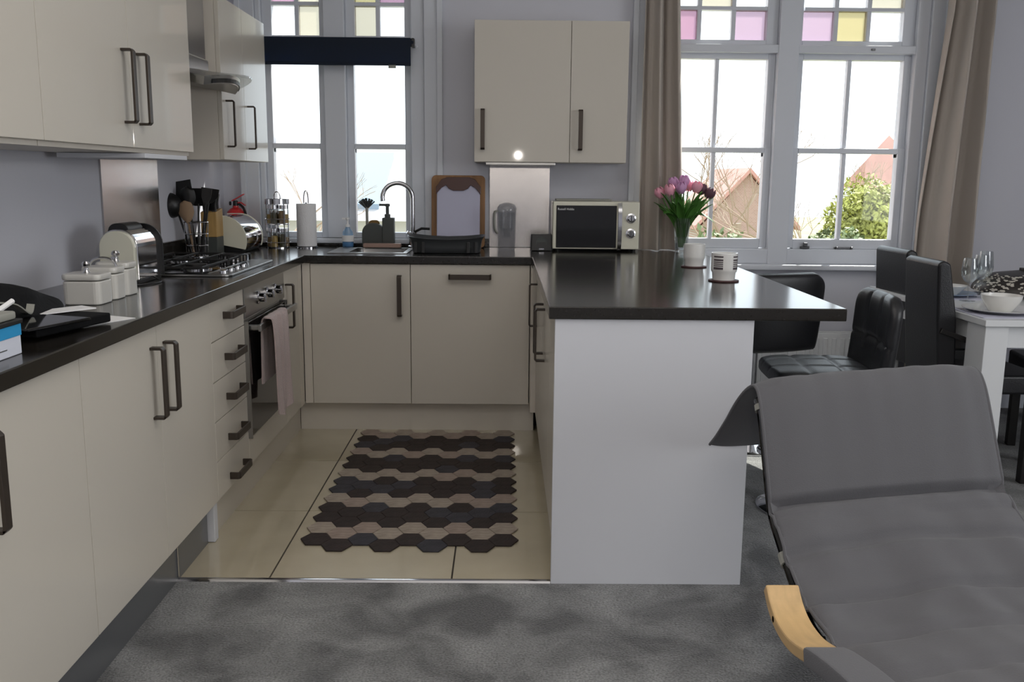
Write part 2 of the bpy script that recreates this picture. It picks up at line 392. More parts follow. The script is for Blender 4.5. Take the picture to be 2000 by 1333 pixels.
# windows -------------------------------------------------------------
def window(name, label, hole, sashes, bars, tops, sillz, panebot):
    t = thing(name, label, None, ((hole[0]+hole[1])/2, YW, hole[2]), kind='structure')
    x0, x1, z0, z1 = hole
    P = lambda n, mb, m='paint', bev=.004: obj(n, mb, m, t, bevel=bev)
    gy = 5.295
    # outer casing with moulded steps
    for s, a, c in ((1, x0, x0+.09), (-1, x1-.09, x1)):
        out = a if s > 0 else c
        b = MB().box(a, c, 5.205, YW+.02, z0, z1)
        b.box(out-.012 if s > 0 else out-.02, out+.02 if s > 0 else out+.012, 5.19, YW+.01, z0, z1)
        P('casing', b)
    P('head_casing', MB().box(x0, x1, 5.205, YW+.05, z1-.1, z1+.02))
    # frame posts between casing, sashes and mullion
    edges = [x0+.09]+[e for s in sashes for e in (s[0]-.04, s[1]+.04)]+[x1-.09]
    for k in range(0, len(edges), 2):
        if edges[k+1]-edges[k] > .005:
            b = MB().box(edges[k], edges[k+1], 5.225, 5.35, z0, z1-.1)
            P('frame_post' if k in (0, len(edges)-2) else 'mullion', b)
    P('transom', MB().box(x0+.09, x1-.09, 5.232, 5.34, 1.985, 2.028))
    P('window_sill', MB().box(x0-.0 if name == 'window_1' else x0-.04, x1 if name == 'window_1' else x1+.04, 5.15 if name == 'window_2' else 5.20, 5.36, sillz-.03, sillz), bev=.008)
    if panebot-.05 > sillz+.02:
        P('bottom_frame', MB().box(x0+.09, x1-.09, 5.228, 5.35, sillz, panebot-.055))
    for si, (a, c) in enumerate(sashes):
        # lower and upper sash: stiles, rails, glazing bars
        for (zb, zt, yo) in ((panebot, 1.448, 0), (1.476, 1.955, .012)):
            for sx0, sx1 in ((a-.04, a), (c, c+.04)):
                P('sash_stile', MB().box(sx0, sx1, 5.265+yo, 5.325+yo, zb-.05, zt+.03), bev=.003)
            for bx in bars[si]:
                P('glazing_bar', MB().box(bx-.011, bx+.011, 5.275+yo, 5.315+yo, zb, zt), bev=.003)
            xs = [a]+[v for bx in bars[si] for v in (bx-.011, bx+.011)]+[c]
            for q in range(0, len(xs), 2):
                obj('pane', MB().box(xs[q], xs[q+1], gy+yo, gy+yo+.003, zb, zt), 'pane', t)
        P('sash_rail', MB().box(a, c, 5.265, 5.325, panebot-.055, panebot), bev=.003)
        P('meeting_rail', MB().box(a, c, 5.26, 5.34, 1.448, 1.476), bev=.003)
        P('sash_rail', MB().box(a, c, 5.277, 5.337, 1.955, 1.988), bev=.003)
        # top lights: stained panes in two rows
        xs = tops[si][0]; cl = tops[si][1]
        for r, (zb, zt) in enumerate(((2.055, 2.212), (2.232, 2.42))):
            for q in range(len(xs)-1):
                pa = xs[q]+(.012 if q else 0); pc = xs[q+1]-(.012 if q < len(xs)-2 else 0)
                obj('pane', MB().box(pa, pc, gy, gy+.004, zb, zt), cl[r][q], t)
        for xb in xs[1:-1]:
            P('glazing_bar', MB().box(xb-.012, xb+.012, 5.275, 5.315, 2.055, 2.42), bev=.003)
        P('glazing_bar', MB().box(a-.01, c+.01, 5.27, 5.32, 2.212, 2.232), bev=.003)
        for xa, xb in ((a-.04, xs[0]), (xs[-1], c+.04)):
            P('sash_stile', MB().box(xa, xb, 5.265, 5.325, 2.03, 2.52), bev=.003)
        P('sash_rail', MB().box(xs[0], xs[-1], 5.265, 5.325, 2.028, 2.055), bev=.003)
        P('sash_rail', MB().box(xs[0], xs[-1], 5.265, 5.325, 2.42, 2.52), bev=.003)
    return t
c, pk, mv, yl, pc = 'pane', 'pink', 'mauve', 'yellow', 'palecream'
w1 = window('window_1', 'white sash window behind the kitchen sink', W1, [(-1.292, -1.032), (-.838, -.557)], [[], []],
            [([-1.278, -1.143, -1.02], [[c, pc], [pk, pc]]), ([-.826, -.70, -.555], [[pc, c], [yl, pk]])], .955, .985)
w2 = window('window_2', 'tall white sash window with pink and yellow stained top panes', W2, [(.872, 1.452), (1.645, 2.205)], [[1.172], [1.908]],
            [([.89, 1.06, 1.248, 1.43], [[pk, c, mv], [c, pc, c]]), ([1.628, 1.812, 1.992, 2.18], [[mv, yl, c], [c, c, pc]])], .83, .968)
b = MB().box(1.685, 1.735, 5.24, 5.262, .915, .93).box(1.70, 1.722, 5.235, 5.255, .93, .95)
obj('sash_lock', b, 'lead', w2, bevel=.003)
obj('sash_lift', MB().box(1.88, 1.985, 5.245, 5.262, .915, .925).box(1.885, 1.895, 5.235, 5.25, .912, .928).box(1.97, 1.98, 5.235, 5.25, .912, .928), 'lead', w2, bevel=.002)
obj('catch', MB().box(2.0, 2.02, 5.222, 5.235, 2.0, 2.012), 'lead', w2, bevel=.002)

# radiator under window 2
t = thing('radiator', 'white panel radiator under the dining window', 'radiator', (1.75, 5.17, .1))
obj('panel', MB().box(1.25, 2.25, 5.13, 5.15, .12, .45), 'whitetable', t, bevel=.004)
obj('back_panel', MB().box(1.25, 2.25, 5.185, 5.2, .12, .45), 'whitetable', t, bevel=.004)
for k in range(20): obj('rib', MB().box(1.27+k*.049, 1.295+k*.049, 5.122, 5.132, .15, .42), 'whitetable', t, bevel=.003)
obj('bracket', MB().box(1.4, 1.43, 5.15, 5.232, .2, .4).box(2.05, 2.08, 5.15, 5.232, .2, .4), 'whitetable', t)
obj('valve_pipe', MB().tube([(1.24, 5.15, .16), (1.2, 5.15, .16), (1.19, 5.15, .14), (1.19, 5.15, 0)], .009), 'chrome', t, smooth=True)

# blind ---------------------------------------------------------------
t = thing('roller_blind', 'navy blue roller blind across the sink window', 'blind', (-.9, 5.17, 1.89))
obj('cassette', MB().lathe([(.022, -1.31), (.022, -.495)], (0, 5.17, 2.008), 16, 'x'), 'blind', t, smooth=True)
obj('blind_cloth', MB().box(-1.305, -.51, 5.145, 5.148, 1.89, 2.03), 'blind', t)
obj('hem_bar', MB().box(-1.305, -.51, 5.141, 5.152, 1.885, 1.9), 'blind', t, bevel=.003)
obj('bracket', MB().box(-.505, -.492, 5.15, 5.205, 1.985, 2.03).box(-1.316, -1.307, 5.15, 5.205, 1.985, 2.03), 'black', t)
obj('chain_knob', MB().lathe(sphere_prof(.008), (-.478, 5.16, 1.985), 10), 'paint', t, smooth=True)
obj('pull_tab', MB().box(-.63, -.59, 5.14, 5.15, 1.872, 1.888), 'greyplastic', t)

# curtains ------------------------------------------------------------
def curtain(name, label, f_left, f_right, z0, z1, nf, y, seed, amp=.035):
    ph = random.Random(seed); off = [ph.uniform(-.6, .6) for _ in range(20)]
    def fn(u, v):
        z = z1+(z0-z1)*v
        xl, xr = f_left(z), f_right(z)
        a = u*nf*2*pi+off[0]+.4*sin(3*v+off[1])
        xx = xl+(xr-xl)*(u+.018*sin(a*2))
        yy = y+amp*(sin(a)+.45*sin(2*a+off[2]+v))*(0.75+.25*v)
        return (xx, yy, z)
    return obj(name, MB().sheet(fn, nf*28, 24, .004), 'curtain', smooth=True, angle=80, label=label, cat='curtain')
curtain('curtain', 'taupe curtain hanging beside the microwave at the window left edge', lambda z: .738, lambda z: .915+.05*max(0, min(1, (2.3-z)/1.0)), .9135, 2.75, 2, 5.10, 1, .05)
curtain('curtain', 'long taupe curtain on the right side of the dining window', lambda z: 2.345-.07*max(0, min(1, (2.2-z)/1.1)), lambda z: 2.545, .012, 2.75, 2, 5.065, 4, .095)
t = thing('curtain_pole', 'metal curtain pole above the dining window', 'curtain pole', (1.65, 5.11, 2.78))
obj('pole', MB().tube([(.55, 5.11, 2.79), (2.85, 5.11, 2.79)], .014), 'lead', t, smooth=True)
for x in (.62, 2.72): obj('bracket', MB().box(x-.01, x+.01, 5.11, 5.232, 2.765, 2.78), 'lead', t)

# ================================================================ KITCHEN UNITS
ZT, ZB, XF, YF, XP = .868, .15, -1.0125, 4.604, .159
def handle(door, c, along, out, ln=.20, off=.036, wd=.024, th=.008):
    """dark flat bow handle; c = centre on the door face"""
    c, al, ou = Vector(c), Vector(along), Vector(out)
    h = ln/2; r = .005
    P = [c-al*h, c-al*h+ou*(off-r), c-al*(h-.004)+ou*(off-r*.35), c-al*(h-r)+ou*off, c+al*(h-r)+ou*off, c+al*(h-.004)+ou*(off-r*.35), c+al*h+ou*(off-r), c+al*h]
    return obj('handle', MB().sweep(P, rect(wd, th), up=al.cross(ou).cross(Vector((0, 0, 0)))) if False else _bow(P, al, ou, wd, th), 'bronze', door, bevel=.0012, bseg=1)
def _bow(P, al, ou, wd, th):
    s = al.cross(ou).normalized(); b = MB(); n = len(P); v = []
    for i in range(n):
        t = (P[min(i+1, n-1)]-P[max(i-1, 0)]).normalized(); nn = s.cross(t)
        for a, q in ((-1, -1), (1, -1), (1, 1), (-1, 1)): v.append(P[i]+s*a*wd/2+nn*q*th/2)
    f = [(i*4+q, i*4+(q+1) % 4, i*4+4+(q+1) % 4, i*4+4+q) for i in range(n-1) for q in range(4)]
    f += [(3, 2, 1, 0), tuple((n-1)*4+q for q in range(4))]
    return b.add(v, f)
X, Y, Z = Vector((1, 0, 0)), Vector((0, 1, 0)), Vector((0, 0, 1))
G = .0016
def door_x(t, y0, y1, z0, z1, xf, out=1, m='cream', name='door'):
    return obj(name, MB().box(min(xf, xf-out*.019), max(xf, xf-out*.019), y0+G, y1-G, z0+G, z1-G), m, t, bevel=.0012)
def door_y(t, x0, x1, z0, z1, yf, m='cream', name='door'):
    return obj(name, MB().box(x0+G, x1-G, yf, yf+.019, z0+G, z1-G), m, t, bevel=.0012)
def carc(t, x0, x1, y0, y1, z0, z1): return obj('carcass', MB().box(x0, x1, y0, y1, z0, z1), 'carcass', t)
BG = 'cream base units'
# left run
t = thing('base_cabinet', 'cream base unit at the near end of the left run, cut by the frame', 'cabinet', (-1.3, 1.87, .15), BG)
carc(t, XL+.005, XF-.02, 1.57, 2.165, ZB, ZT)
d = door_x(t, 1.57, 2.167, ZB, ZT, XF); handle(d, (XF, 1.738, .70), Z, X)
t = thing('base_cabinet', 'cream base unit with two doors and paired handles, left of the drawers', 'cabinet', (-1.3, 2.66, .15), BG)
carc(t, XL+.005, XF-.02, 2.169, 3.153, ZB, ZT)
for a, q, hy in ((2.167, 2.66, 2.612), (2.66, 3.155, 2.715)):
    d = door_x(t, a, q, ZB, ZT, XF); handle(d, (XF, hy, .703), Z, X, .205)
t = thing('drawer_unit', 'cream five-drawer unit beside the oven', 'cabinet', (-1.3, 3.36, .15), BG)
carc(t, XL+.005, XF-.02, 3.157, 3.562, ZB, ZT)
zs = [.868, .722, .578, .436, .292, .15]
for k in range(5):
    d = obj('drawer', MB().box(XF-.019, XF, 3.155+G, 3.564-G, zs[k+1]+G, zs[k]-G), 'cream', t, bevel=.0012)
    handle(d, (XF, 3.385, (.80, .648, .50, .347, .196)[k]), Y, X, .17, .034, .026)
# built-in oven
t = thing('oven', 'built-in steel and black glass oven under the hob', 'oven', (-1.3, 3.89, .15))
carc(t, XL+.005, XF-.02, 3.566, 4.218, ZB, ZT)
pn = obj('control_panel', MB().box(XF-.019, XF+.004, 3.567, 4.217, .745, ZT-.002), 'steel', t, bevel=.002)
for ky in (3.76, 3.90, 4.04):
    obj('knob', MB().lathe([(.026, 0), (.026, .006), (.018, .010), (.017, .03), (.012, .034), (0, .034)], (XF+.004, ky, .805), 20, 'x').box(XF+.03, XF+.04, ky-.004, ky+.004, .787, .823), 'chrome', pn, smooth=True)
dr = obj('oven_door', MB().box(XF-.019, XF+.012, 3.57, 4.214, .268, .73), 'blackgloss', t, bevel=.003)
for ty in (3.564, 4.213): obj('door_trim', MB().box(XF-.018, XF+.016, ty, ty+.007, .262, .735), 'steel', dr)
b = MB().box(XF+.05, XF+.064, 3.575, 4.21, .693, .722).box(XF+.01, XF+.055, 3.585, 3.605, .697, .718).box(XF+.01, XF+.055, 4.18, 4.2, .697, .718)
obj('handle_bar', b, 'steel', dr, bevel=.004)
obj('lower_panel', MB().box(XF-.019, XF, 3.567, 4.217, ZB, .262), 'cream', t, bevel=.0012)
# towel over the oven bar
def towel():
    xb = XF+.057
    path = catmull([(xb-.022, 0, .46), (xb-.02, 0, .58), (xb-.017, 0, .68), (xb-.012, 0, .722), (xb, 0, .734), (xb+.012, 0, .724), (xb+.016, 0, .66), (xb+.018, 0, .54), (xb+.02, 0, .42), (xb+.022, 0, .335)], 5)
    n = len(path)-1
    def fn(u, v):
        i = u*n; k = min(int(i), n-1); p = path[k].lerp(path[k+1], i-k)
        fr = max(0, (u-.5)*2); wv = .012*sin(v*11+.5)*(.25+fr)+.006*sin(v*23+u*4)
        yy = 3.795+.005*sin(u*9)+(v-.5)*(.29-.05*abs(u-.5)*2)+.05*fr*(v-.2)*.3
        return (p.x+(wv+.012 if u > .48 else -.0+.3*wv), yy, p.z-(.018*sin(v*5) if u > .95 else 0))
    return obj('hand_towel', MB().sheet(fn, 46, 24, -.006), 'towel', smooth=True, angle=80, label='dusty pink tea towel hung over the oven handle', cat='towel')
towel()
t = thing('base_cabinet', 'narrow cream base unit in the corner right of the oven', 'cabinet', (-1.3, 4.4, .15), BG)
carc(t, XL+.005, XF-.02, 4.222, 4.6, ZB, ZT)
d = door_x(t, 4.22, 4.52, ZB, ZT, XF); handle(d, (XF, 4.262, .70), Z, X)
obj('corner_post', MB().box(XF-.019, XF, 4.523, 4.602, ZB, ZT), 'carcass', t, bevel=.001)
# back run
t = thing('base_cabinet', 'cream sink base unit with one door and upright handle', 'cabinet', (-.72, 4.9, .15), BG)
carc(t, -.99, -.471, YF+.02, YW-.005, ZB, .70)
obj('corner_post', MB().box(XF+.002, -.9705, YF+.004, YF+.02, ZB, ZT), 'carcass', t, bevel=.001)
d = door_y(t, -.969, -.469, ZB, ZT, YF); handle(d, (-.522, YF, .71), Z, -Y, .2, .036, .022)
t = thing('dishwasher', 'integrated dishwasher behind a cream door with a horizontal handle', 'dishwasher', (-.17, 4.9, .15))
carc(t, -.467, .13, YF+.02, YW-.005, ZB, ZT)
d = door_y(t, -.469, .131, ZB, ZT, YF); handle(d, (-.17, YF, .808), X, -Y, .205, .036, .026)
# peninsula
t = thing('base_cabinet', 'cream two-door base unit in the peninsula beside the mat', 'cabinet', (.45, 3.5, .15), 'cream peninsula units')
carc(t, XP+.02, .755, 3.1, 4.0, ZB, ZT)
for a, q, hy in ((3.155, 3.58, 3.51), (3.58, 4.01, 3.66)):
    d = door_x(t, a, q, ZB, ZT, XP, -1); handle(d, (XP, hy, .70), Z, -X)
t = thing('base_cabinet', 'cream corner unit at the far end of the peninsula', 'cabinet', (.45, 4.4, .15), 'cream peninsula units')
carc(t, XP+.02, .755, 4.012, YW-.005, ZB, ZT)
d = door_x(t, 4.012, 4.44, ZB, ZT, XP, -1); handle(d, (XP, 4.36, .70), Z, -X)
obj('corner_post', MB().box(.1335, XP+.02, 4.443, YF+.02, ZB, ZT), 'carcass', t, bevel=.001)
t = thing('base_cabinet', 'slim cream peninsula unit next to the white end panel', 'cabinet', (.45, 3.0, .15), 'cream peninsula units')
carc(t, XP+.02, .755, 2.832, 3.098, ZB, ZT)
door_x(t, 2.833, 3.152, ZB, ZT, XP, -1)
obj('end_panel', MB().box(XP, .775, 2.81, 2.83, 0, .87), 'whitepanel', label='plain white end panel of the peninsula facing the carpet', cat='panel', bevel=.001)
obj('back_panel', MB().box(.757, .775, 2.832, YW-.02, 0, .87), 'whitepanel', label='white back panel of the peninsula behind the bar stools', cat='panel')
# plinths
obj('plinth', MB().box(-1.068, -1.05, .9, 3.13, 0, .148), 'plinth', label='dark grey plinth below the near left base units', cat='plinth')
obj('plinth_clip', MB().box(-1.05, -1.046, 2.816, 2.824, .012, .14), 'chrome', label='thin silver joint strip on the dark grey plinth', cat='strip')
obj('support_leg', MB().box(-1.075, -1.026, 3.135, 3.175, .002, .149), 'whitepanel', label='white support block where grey plinth meets cream plinth', cat='block', bevel=.002)
obj('plinth', MB().box(-1.068, -1.05, 3.178, 4.655, 0, .148), 'cream', label='cream plinth below the drawers and oven', cat='plinth')
obj('plinth', MB().box(-1.048, .158, 4.657, 4.675, 0, .148), 'cream', label='cream plinth below the sink unit and dishwasher', cat='plinth')
obj('plinth', MB().box(.185, .203, 2.833, 4.655, 0, .148), 'cream', label='cream plinth along the peninsula units', cat='plinth')

# worktop (one continuous slab with a cut-out for the sink)
SX0, SX1, SY0, SY1 = -.80, -.515, 4.735, 5.04
def worktop():
    xs = [XL+.003, -.99, SX0, SX1, .139, 1.057]; ys = [.95, 2.80, YF-.02, SY0, SY1, YW-.003]
    bm = bmesh.new(); V = {}
    def vt(i, j):
        if (i, j) not in V: V[i, j] = bm.verts.new((xs[i], ys[j], .91))
        return V[i, j]
    for i in range(5):
        for j in range(5):
            inside = i == 0 or (i == 4 and j >= 1) or j >= 2
            if inside and not (i == 2 and j == 3): bm.faces.new([vt(i, j), vt(i+1, j), vt(i+1, j+1), vt(i, j+1)])
    r = bmesh.ops.extrude_face_region(bm, geom=bm.faces[:])
    for g in r['geom']:
        if isinstance(g, bmesh.types.BMVert): g.co.z = .871
    bmesh.ops.dissolve_limit(bm, angle_limit=.01, verts=bm.verts[:], edges=bm.edges[:])
    bmesh.ops.recalc_face_normals(bm, faces=bm.faces)
    mb = MB(); bm.verts.index_update()
    mb.v = [tuple(v.co) for v in bm.verts]; mb.f = [tuple(v.index for v in f.verts) for f in bm.faces]; bm.free()
    return mb
obj('worktop', worktop(), 'worktop', bevel=.003, label='dark brown-grey worktop running round the kitchen into the peninsula', cat='worktop')
obj('upstand', MB().box(-1.548, -.085, YW-.02, YW-.001, .911, .958), 'worktop', label='dark upstand along the wall below the sink window', cat='upstand', bevel=.002)
b = MB().box(XL+.001, XL+.02, 4.235, YW-.001, .911, .99)
obj('upstand', b, 'worktop', label='dark upstand on the left wall behind the bread bin', cat='upstand', bevel=.002)
# splashbacks
obj('splashback', MB().box(XL+.001, XL+.008, 3.64, 4.23, .912, 1.66), 'brushed', label='brushed steel splashback behind the hob', cat='splashback')
obj('splashback', MB().box(-.083, .25, YW-.008, YW-.001, .912, 1.362), 'brushed', label='brushed steel splashback beside the microwave', cat='splashback')

# wall units ----------------------------------------------------------
XU = -1.22; WG = 'cream wall units'
t = thing('wall_cabinet', 'cream wall unit at the far left edge of the frame', 'cabinet', (-1.4, 2.2, 1.383), WG)
carc(t, XL+.003, XU-.02, 1.9, 2.508, 1.37, 2.10)
d = door_x(t, 1.9, 2.51, 1.383, 2.10, XU)
t = thing('wall_cabinet', 'cream two-door wall unit left of the cooker hood', 'cabinet', (-1.4, 3.1, 1.383), WG)
carc(t, XL+.003, XU-.02, 2.512, 3.70, 1.37, 2.10)
for a, q, hy in ((2.51, 3.11, 3.055), (3.11, 3.702, 3.175)):
    d = door_x(t, a, q, 1.383, 2.10, XU); handle(d, (XU, hy, 1.575), Z, X, .225)
XV = -1.25
t = thing('wall_cabinet', 'cream two-door wall unit between cooker hood and sink window', 'cabinet', (-1.4, 4.6, 1.365), WG)
carc(t, XL+.003, XV-.02, 4.2, 4.98, 1.365, 2.07)
for a, q, hy in ((4.2, 4.56, 4.26), (4.56, 4.98, 4.61)):
    d = door_x(t, a, q, 1.365, 2.07, XV); handle(d, (XV, hy, 1.525), Z, X, .2, .036, .012)
t = thing('wall_cabinet', 'cream two-door wall unit above the microwave', 'cabinet', (.24, 5.08, 1.378), WG)
carc(t, -.161, .637, 4.957, YW-.003, 1.378, 2.095)
for a, q, hx in ((-.162, .338, -.117), (.338, .638, .392)):
    d = door_y(t, a, q, 1.378, 2.095, 4.936); handle(d, (hx, 4.936, 1.545), Z, -Y, .2, .036, .022)
t = thing('extractor', 'slim silver extractor strip under the wall unit by the microwave', 'extractor', (.08, 5.07, 1.362))
obj('body', MB().box(-.10, .265, 4.93, YW-.01, 1.363, 1.377), 'steel', t, bevel=.002)
obj('filter', MB().box(-.08, .245, 4.96, 5.19, 1.360, 1.3645), 'lead', t)
obj('light_strip', MB().box(XL+.05, XU+.0, 3.2, 3.62, 1.352, 1.3685), 'whitepanel', label='pale strip fitting under the left wall unit', cat='fitting', bevel=.002)

# cooker hood ---------------------------------------------------------
t = thing('cooker_hood', 'steel chimney cooker hood with curved glass canopy', 'cooker hood', (-1.4, 3.95, 1.62))
obj('chimney', MB().box(XL+.01, -1.275, 3.83, 4.08, 1.71, 2.93), 'steel', t, bevel=.004)
obj('chimney_collar', MB().box(XL+.01, -1.265, 3.82, 4.09, 1.70, 1.78), 'steel', t, bevel=.01)
def hoodbody(u, v):
    y = 3.735+u*.43; q = (u-.5)*2
    x = XL+.01+v*(.44-.06*q*q); z = 1.69+.02*(1-q*q)-.045*v*v
    return (x, y, z)
obj('body', MB().sheet(hoodbody, 14, 10, .035), 'steel', t, smooth=True)
def canopy(u, v):
    y = 3.715+u*.475; q = (u-.5)*2
    x = XL+.012+v*(.50-.10*q*q); z = 1.70+.03*(1-q*q)-.03*v*v*(1-.3*q*q)
    return (x, y, z)
obj('glass_canopy', MB().sheet(canopy, 18, 12, -.006), 'glass', t, smooth=True)
obj('front_trim', MB().sweep([Vector(hoodbody(.08+.84*k/12, 1))+Vector((.004, 0, .012)) for k in range(13)], rect(.006, .016)), 'black', t)

# ================================================================ WORKTOP ITEMS, LEFT RUN
ZW = .9105
# gas hob
t = thing('gas_hob', 'black and steel gas hob with cast iron pan supports', 'hob', (-1.28, 3.9, ZW))
obj('tray', MB().prism(rrect(-1.535, -1.055, 3.55, 4.24, .03), 'z', ZW, ZW+.008), 'steel', t, bevel=.002)
obj('glass_plate', MB().prism(rrect(-1.52, -1.15, 3.565, 4.225, .025), 'z', ZW+.008, ZW+.012), 'blackgloss', t)
for bx, by, r in ((-1.42, 3.72, .035), (-1.42, 4.07, .045), (-1.24, 3.72, .05)):
    bu = obj('burner', MB().lathe([(r, 0), (r, .012), (r*.8, .014), (r*.8, .022), (0, .024)], (bx, by, ZW+.012), 20), 'iron', t, smooth=True)
    obj('burner_ring', MB().lathe([(r+.012, 0), (r+.012, .005), (r, .006)], (bx, by, ZW+.012), 20), 'chrome', bu, smooth=True)
pr = [(.058, .012)]
b = MB()
for k in range(22):
    a = 2*pi*k/22; b.box(-.0035, .0035, 0, .006, 0, .026)
    for i in range(len(b.v)-8, len(b.v)):
        x, y, z = b.v[i]; y += .058; b.v[i] = (-1.2+x*cos(a)-y*sin(a), 4.1+x*sin(a)+y*cos(a), ZW+.014+z)
bu = obj('burner', MB().lathe([(.058, 0), (.058, .03), (.05, .034), (.045, .028), (0, .028)], (-1.2, 4.1, ZW+.012), 30), 'iron', t, smooth=True, label='large wok burner with ribbed chrome rim')
obj('rim_rib', b, 'chrome', bu)
for cy in (3.72, 4.07):
    b = MB(); y0, y1, x0, x1, z = cy-.165, cy+.165, -1.51, -1.165, ZW+.034
    for xx in (x0, -1.40, -1.28, x1): b.box(xx-.004, xx+.004, y0, y1, z-.004, z+.005)
    for yy in (y0, y1): b.box(x0, x1, yy-.004, yy+.004, z-.004, z+.004)
    for px, py in ((x0, y0), (x1, y0), (x0, y1), (x1, y1)): b.box(px-.005, px+.005, py-.005, py+.005, ZW+.012, z)
    obj('pan_support', b, 'iron', t, bevel=.0015, bseg=1)
for k in range(4):
    obj('control_knob', MB().lathe([(.015, 0), (.014, .010), (.010, .013), (0, .013)], (-1.1, 3.62+k*.09, ZW+.008), 16), 'chrome', t, smooth=True)

# canisters
def canister(label, x0, x1, y0, y1, zt, knob):
    t = thing('canister', label, 'canister', ((x0+x1)/2, (y0+y1)/2, ZW), 'white storage canisters')
    obj('body', MB().prism(rrect(x0, x1, y0, y1, .018), 'z', ZW, zt-.022), 'canister', t, bevel=.004)
    l = obj('lid', MB().prism(rrect(x0-.002, x1+.002, y0-.002, y1+.002, .02), 'z', zt-.02, zt), 'canister', t, bevel=.006)
    cx, cy = (x0+x1)/2, (y0+y1)/2
    if knob: obj('knob', MB().lathe([(.012, 0), (.007, .006), (.006, .014), (.012, .02), (.013, .027), (.008, .034), (0, .035)], (cx, cy, zt), 16), 'chrome', l, smooth=True)
    else: obj('lid_handle', MB().tube(bez((cx-.042, cy, zt), (cx-.036, cy, zt+.035), (cx+.036, cy, zt+.035), (cx+.042, cy, zt), 12), .004, 8), 'chrome', l, smooth=True)
canister('white canister with chrome knob, nearest of three on the left worktop', -1.32, -1.207, 2.745, 2.845, 1.003, True)
canister('white canister with arched chrome handle, middle of three', -1.316, -1.209, 2.868, 2.952, 1.012, False)
canister('white canister with small chrome knob, farthest of three by the toaster', -1.316, -1.211, 2.968, 3.055, 1.018, True)

# toaster
t = thing('toaster', 'cream and chrome toaster beside the canisters', 'toaster', (-1.4, 3.38, ZW))
def arch(x0, x1, z0, z1, r, n=8):
    o = [(x0, z0)]
    for k in range(n+1):
        a = pi-pi/2*k/n; o.append((x0+r+r*cos(a), z1-r+r*sin(a)))
    for k in range(n+1):
        a = pi/2-pi/2*k/n; o.append((x1-r+r*cos(a), z1-r+r*sin(a)))
    return o+[(x1, z0)]
TA = lambda g: arch(-1.435-g, -1.30+g, ZW+.014, 1.105+g, .062+g)
obj('body', MB().prism(TA(0), 'y', 3.29, 3.50), 'chrome', t, bevel=.003)
obj('end_panel', MB().prism(TA(-.005), 'y', 3.272, 3.29), 'cream2', t, bevel=.004)
obj('end_panel', MB().prism(TA(-.005), 'y', 3.50, 3.518), 'cream2', t, bevel=.004)
obj('base', MB().box(-1.43, -1.302, 3.28, 3.508, ZW, ZW+.016), 'black', t, bevel=.003)
obj('top_cover', MB().prism(arch(-1.42, -1.345, 1.09, 1.124, .03), 'y', 3.33, 3.47), 'black', t, bevel=.006)
obj('edge_band', MB().sweep([(p[0], 3.5, p[1]) for p in TA(.006)], rect(.012, .008)), 'black', t)
obj('lever', MB().box(-1.385, -1.36, 3.258, 3.272, 1.0, 1.012), 'chrome', t, bevel=.003)
obj('power_cord', MB().tube(catmull([(-1.30, 3.42, .925), (-1.25, 3.36, .914), (-1.26, 3.27, .914), (-1.32, 3.22, .914)]), .003, 6), 'black', t, smooth=True)

# papers, folders, bag, box at the near left
def slab(name, label, cat, cx, cy, w, d, z0, h, rz, m, tilt=0, bevel=.001):
    b = MB().box(-w/2, w/2, -d/2, d/2, 0, h)
    R = Matrix.Rotation(rz, 3, 'Z') @ Matrix.Rotation(tilt, 3, 'X')
    b.v = [tuple(Vector((cx, cy, z0))+R @ Vector(p)) for p in b.v]
    return obj(name, b, m, label=label, cat=cat, bevel=bevel)
slab('paper_sheet', 'loose grey-white paper at the worktop edge beside the folders', 'paper', -1.085, 2.44, .10, .17, ZW, .0015, rad(-25), 'paper', bevel=0)
slab('folder', 'thick black folder lowest in the pile on the left worktop', 'folder', -1.14, 2.30, .15, .27, ZW+.004, .024, rad(-14), 'bagblack', bevel=.004)
slab('tablet', 'thin black tablet lying on the black folder', 'tablet', -1.125, 2.20, .15, .20, ZW+.029, .008, rad(-18), 'blackgloss', bevel=.003)
slab('paper_sheet', 'folded leaflet sticking out on top of the black folder', 'paper', -1.165, 2.42, .07, .15, ZW+.031, .003, rad(-35), 'paper', bevel=0)
def bag():
    def fn(u, v):
        a = u*2*pi; r = [1, .98, .86, .55, 0.0][0]
        h = v; rr = math.sqrt(max(0, 1-h**2.2))
        n = .06*noise.noise(Vector((cos(a)*2, sin(a)*2, h*3)))
        x = -1.32+(.135*rr+n*.3)*cos(a); y = 2.31+(.33*rr+n*.4)*sin(a)
        z = ZW+.125*h*(1-.25*sin(a))+.02*n
        return (x, y, max(z, ZW))
    return MB().sheet(fn, 40, 12)
tb = thing('bag', 'black soft nylon bag slumped against the wall by the canisters', 'bag', (-1.32, 2.31, ZW))
obj('body', bag(), 'bagblack', tb, smooth=True, angle=80)
obj('strap', MB().sweep(catmull([(-1.21, 2.12, 1.0), (-1.18, 2.2, .99), (-1.185, 2.28, .955), (-1.20, 2.33, .97)]), rect(.018, .003)), 'greyplastic', tb)
t = thing('storage_box', 'white and blue card box with grey lid at the left frame edge', 'box', (-1.12, 1.91, ZW))
obj('carton', MB().box(-1.19, -1.052, 1.72, 1.99, ZW, .975), 'boxwhite', t, bevel=.002)
obj('blue_band', MB().box(-1.1915, -1.0505, 1.7185, 1.9915, .951, .9765), 'cyan', t, bevel=.001)
obj('dark_tray', MB().box(-1.195, -1.047, 1.715, 1.995, .977, .987), 'black', t, bevel=.002)
obj('lid', MB().box(-1.19, -1.055, 1.72, 1.985, .987, 1.005), 'greyplastic', t, bevel=.005)
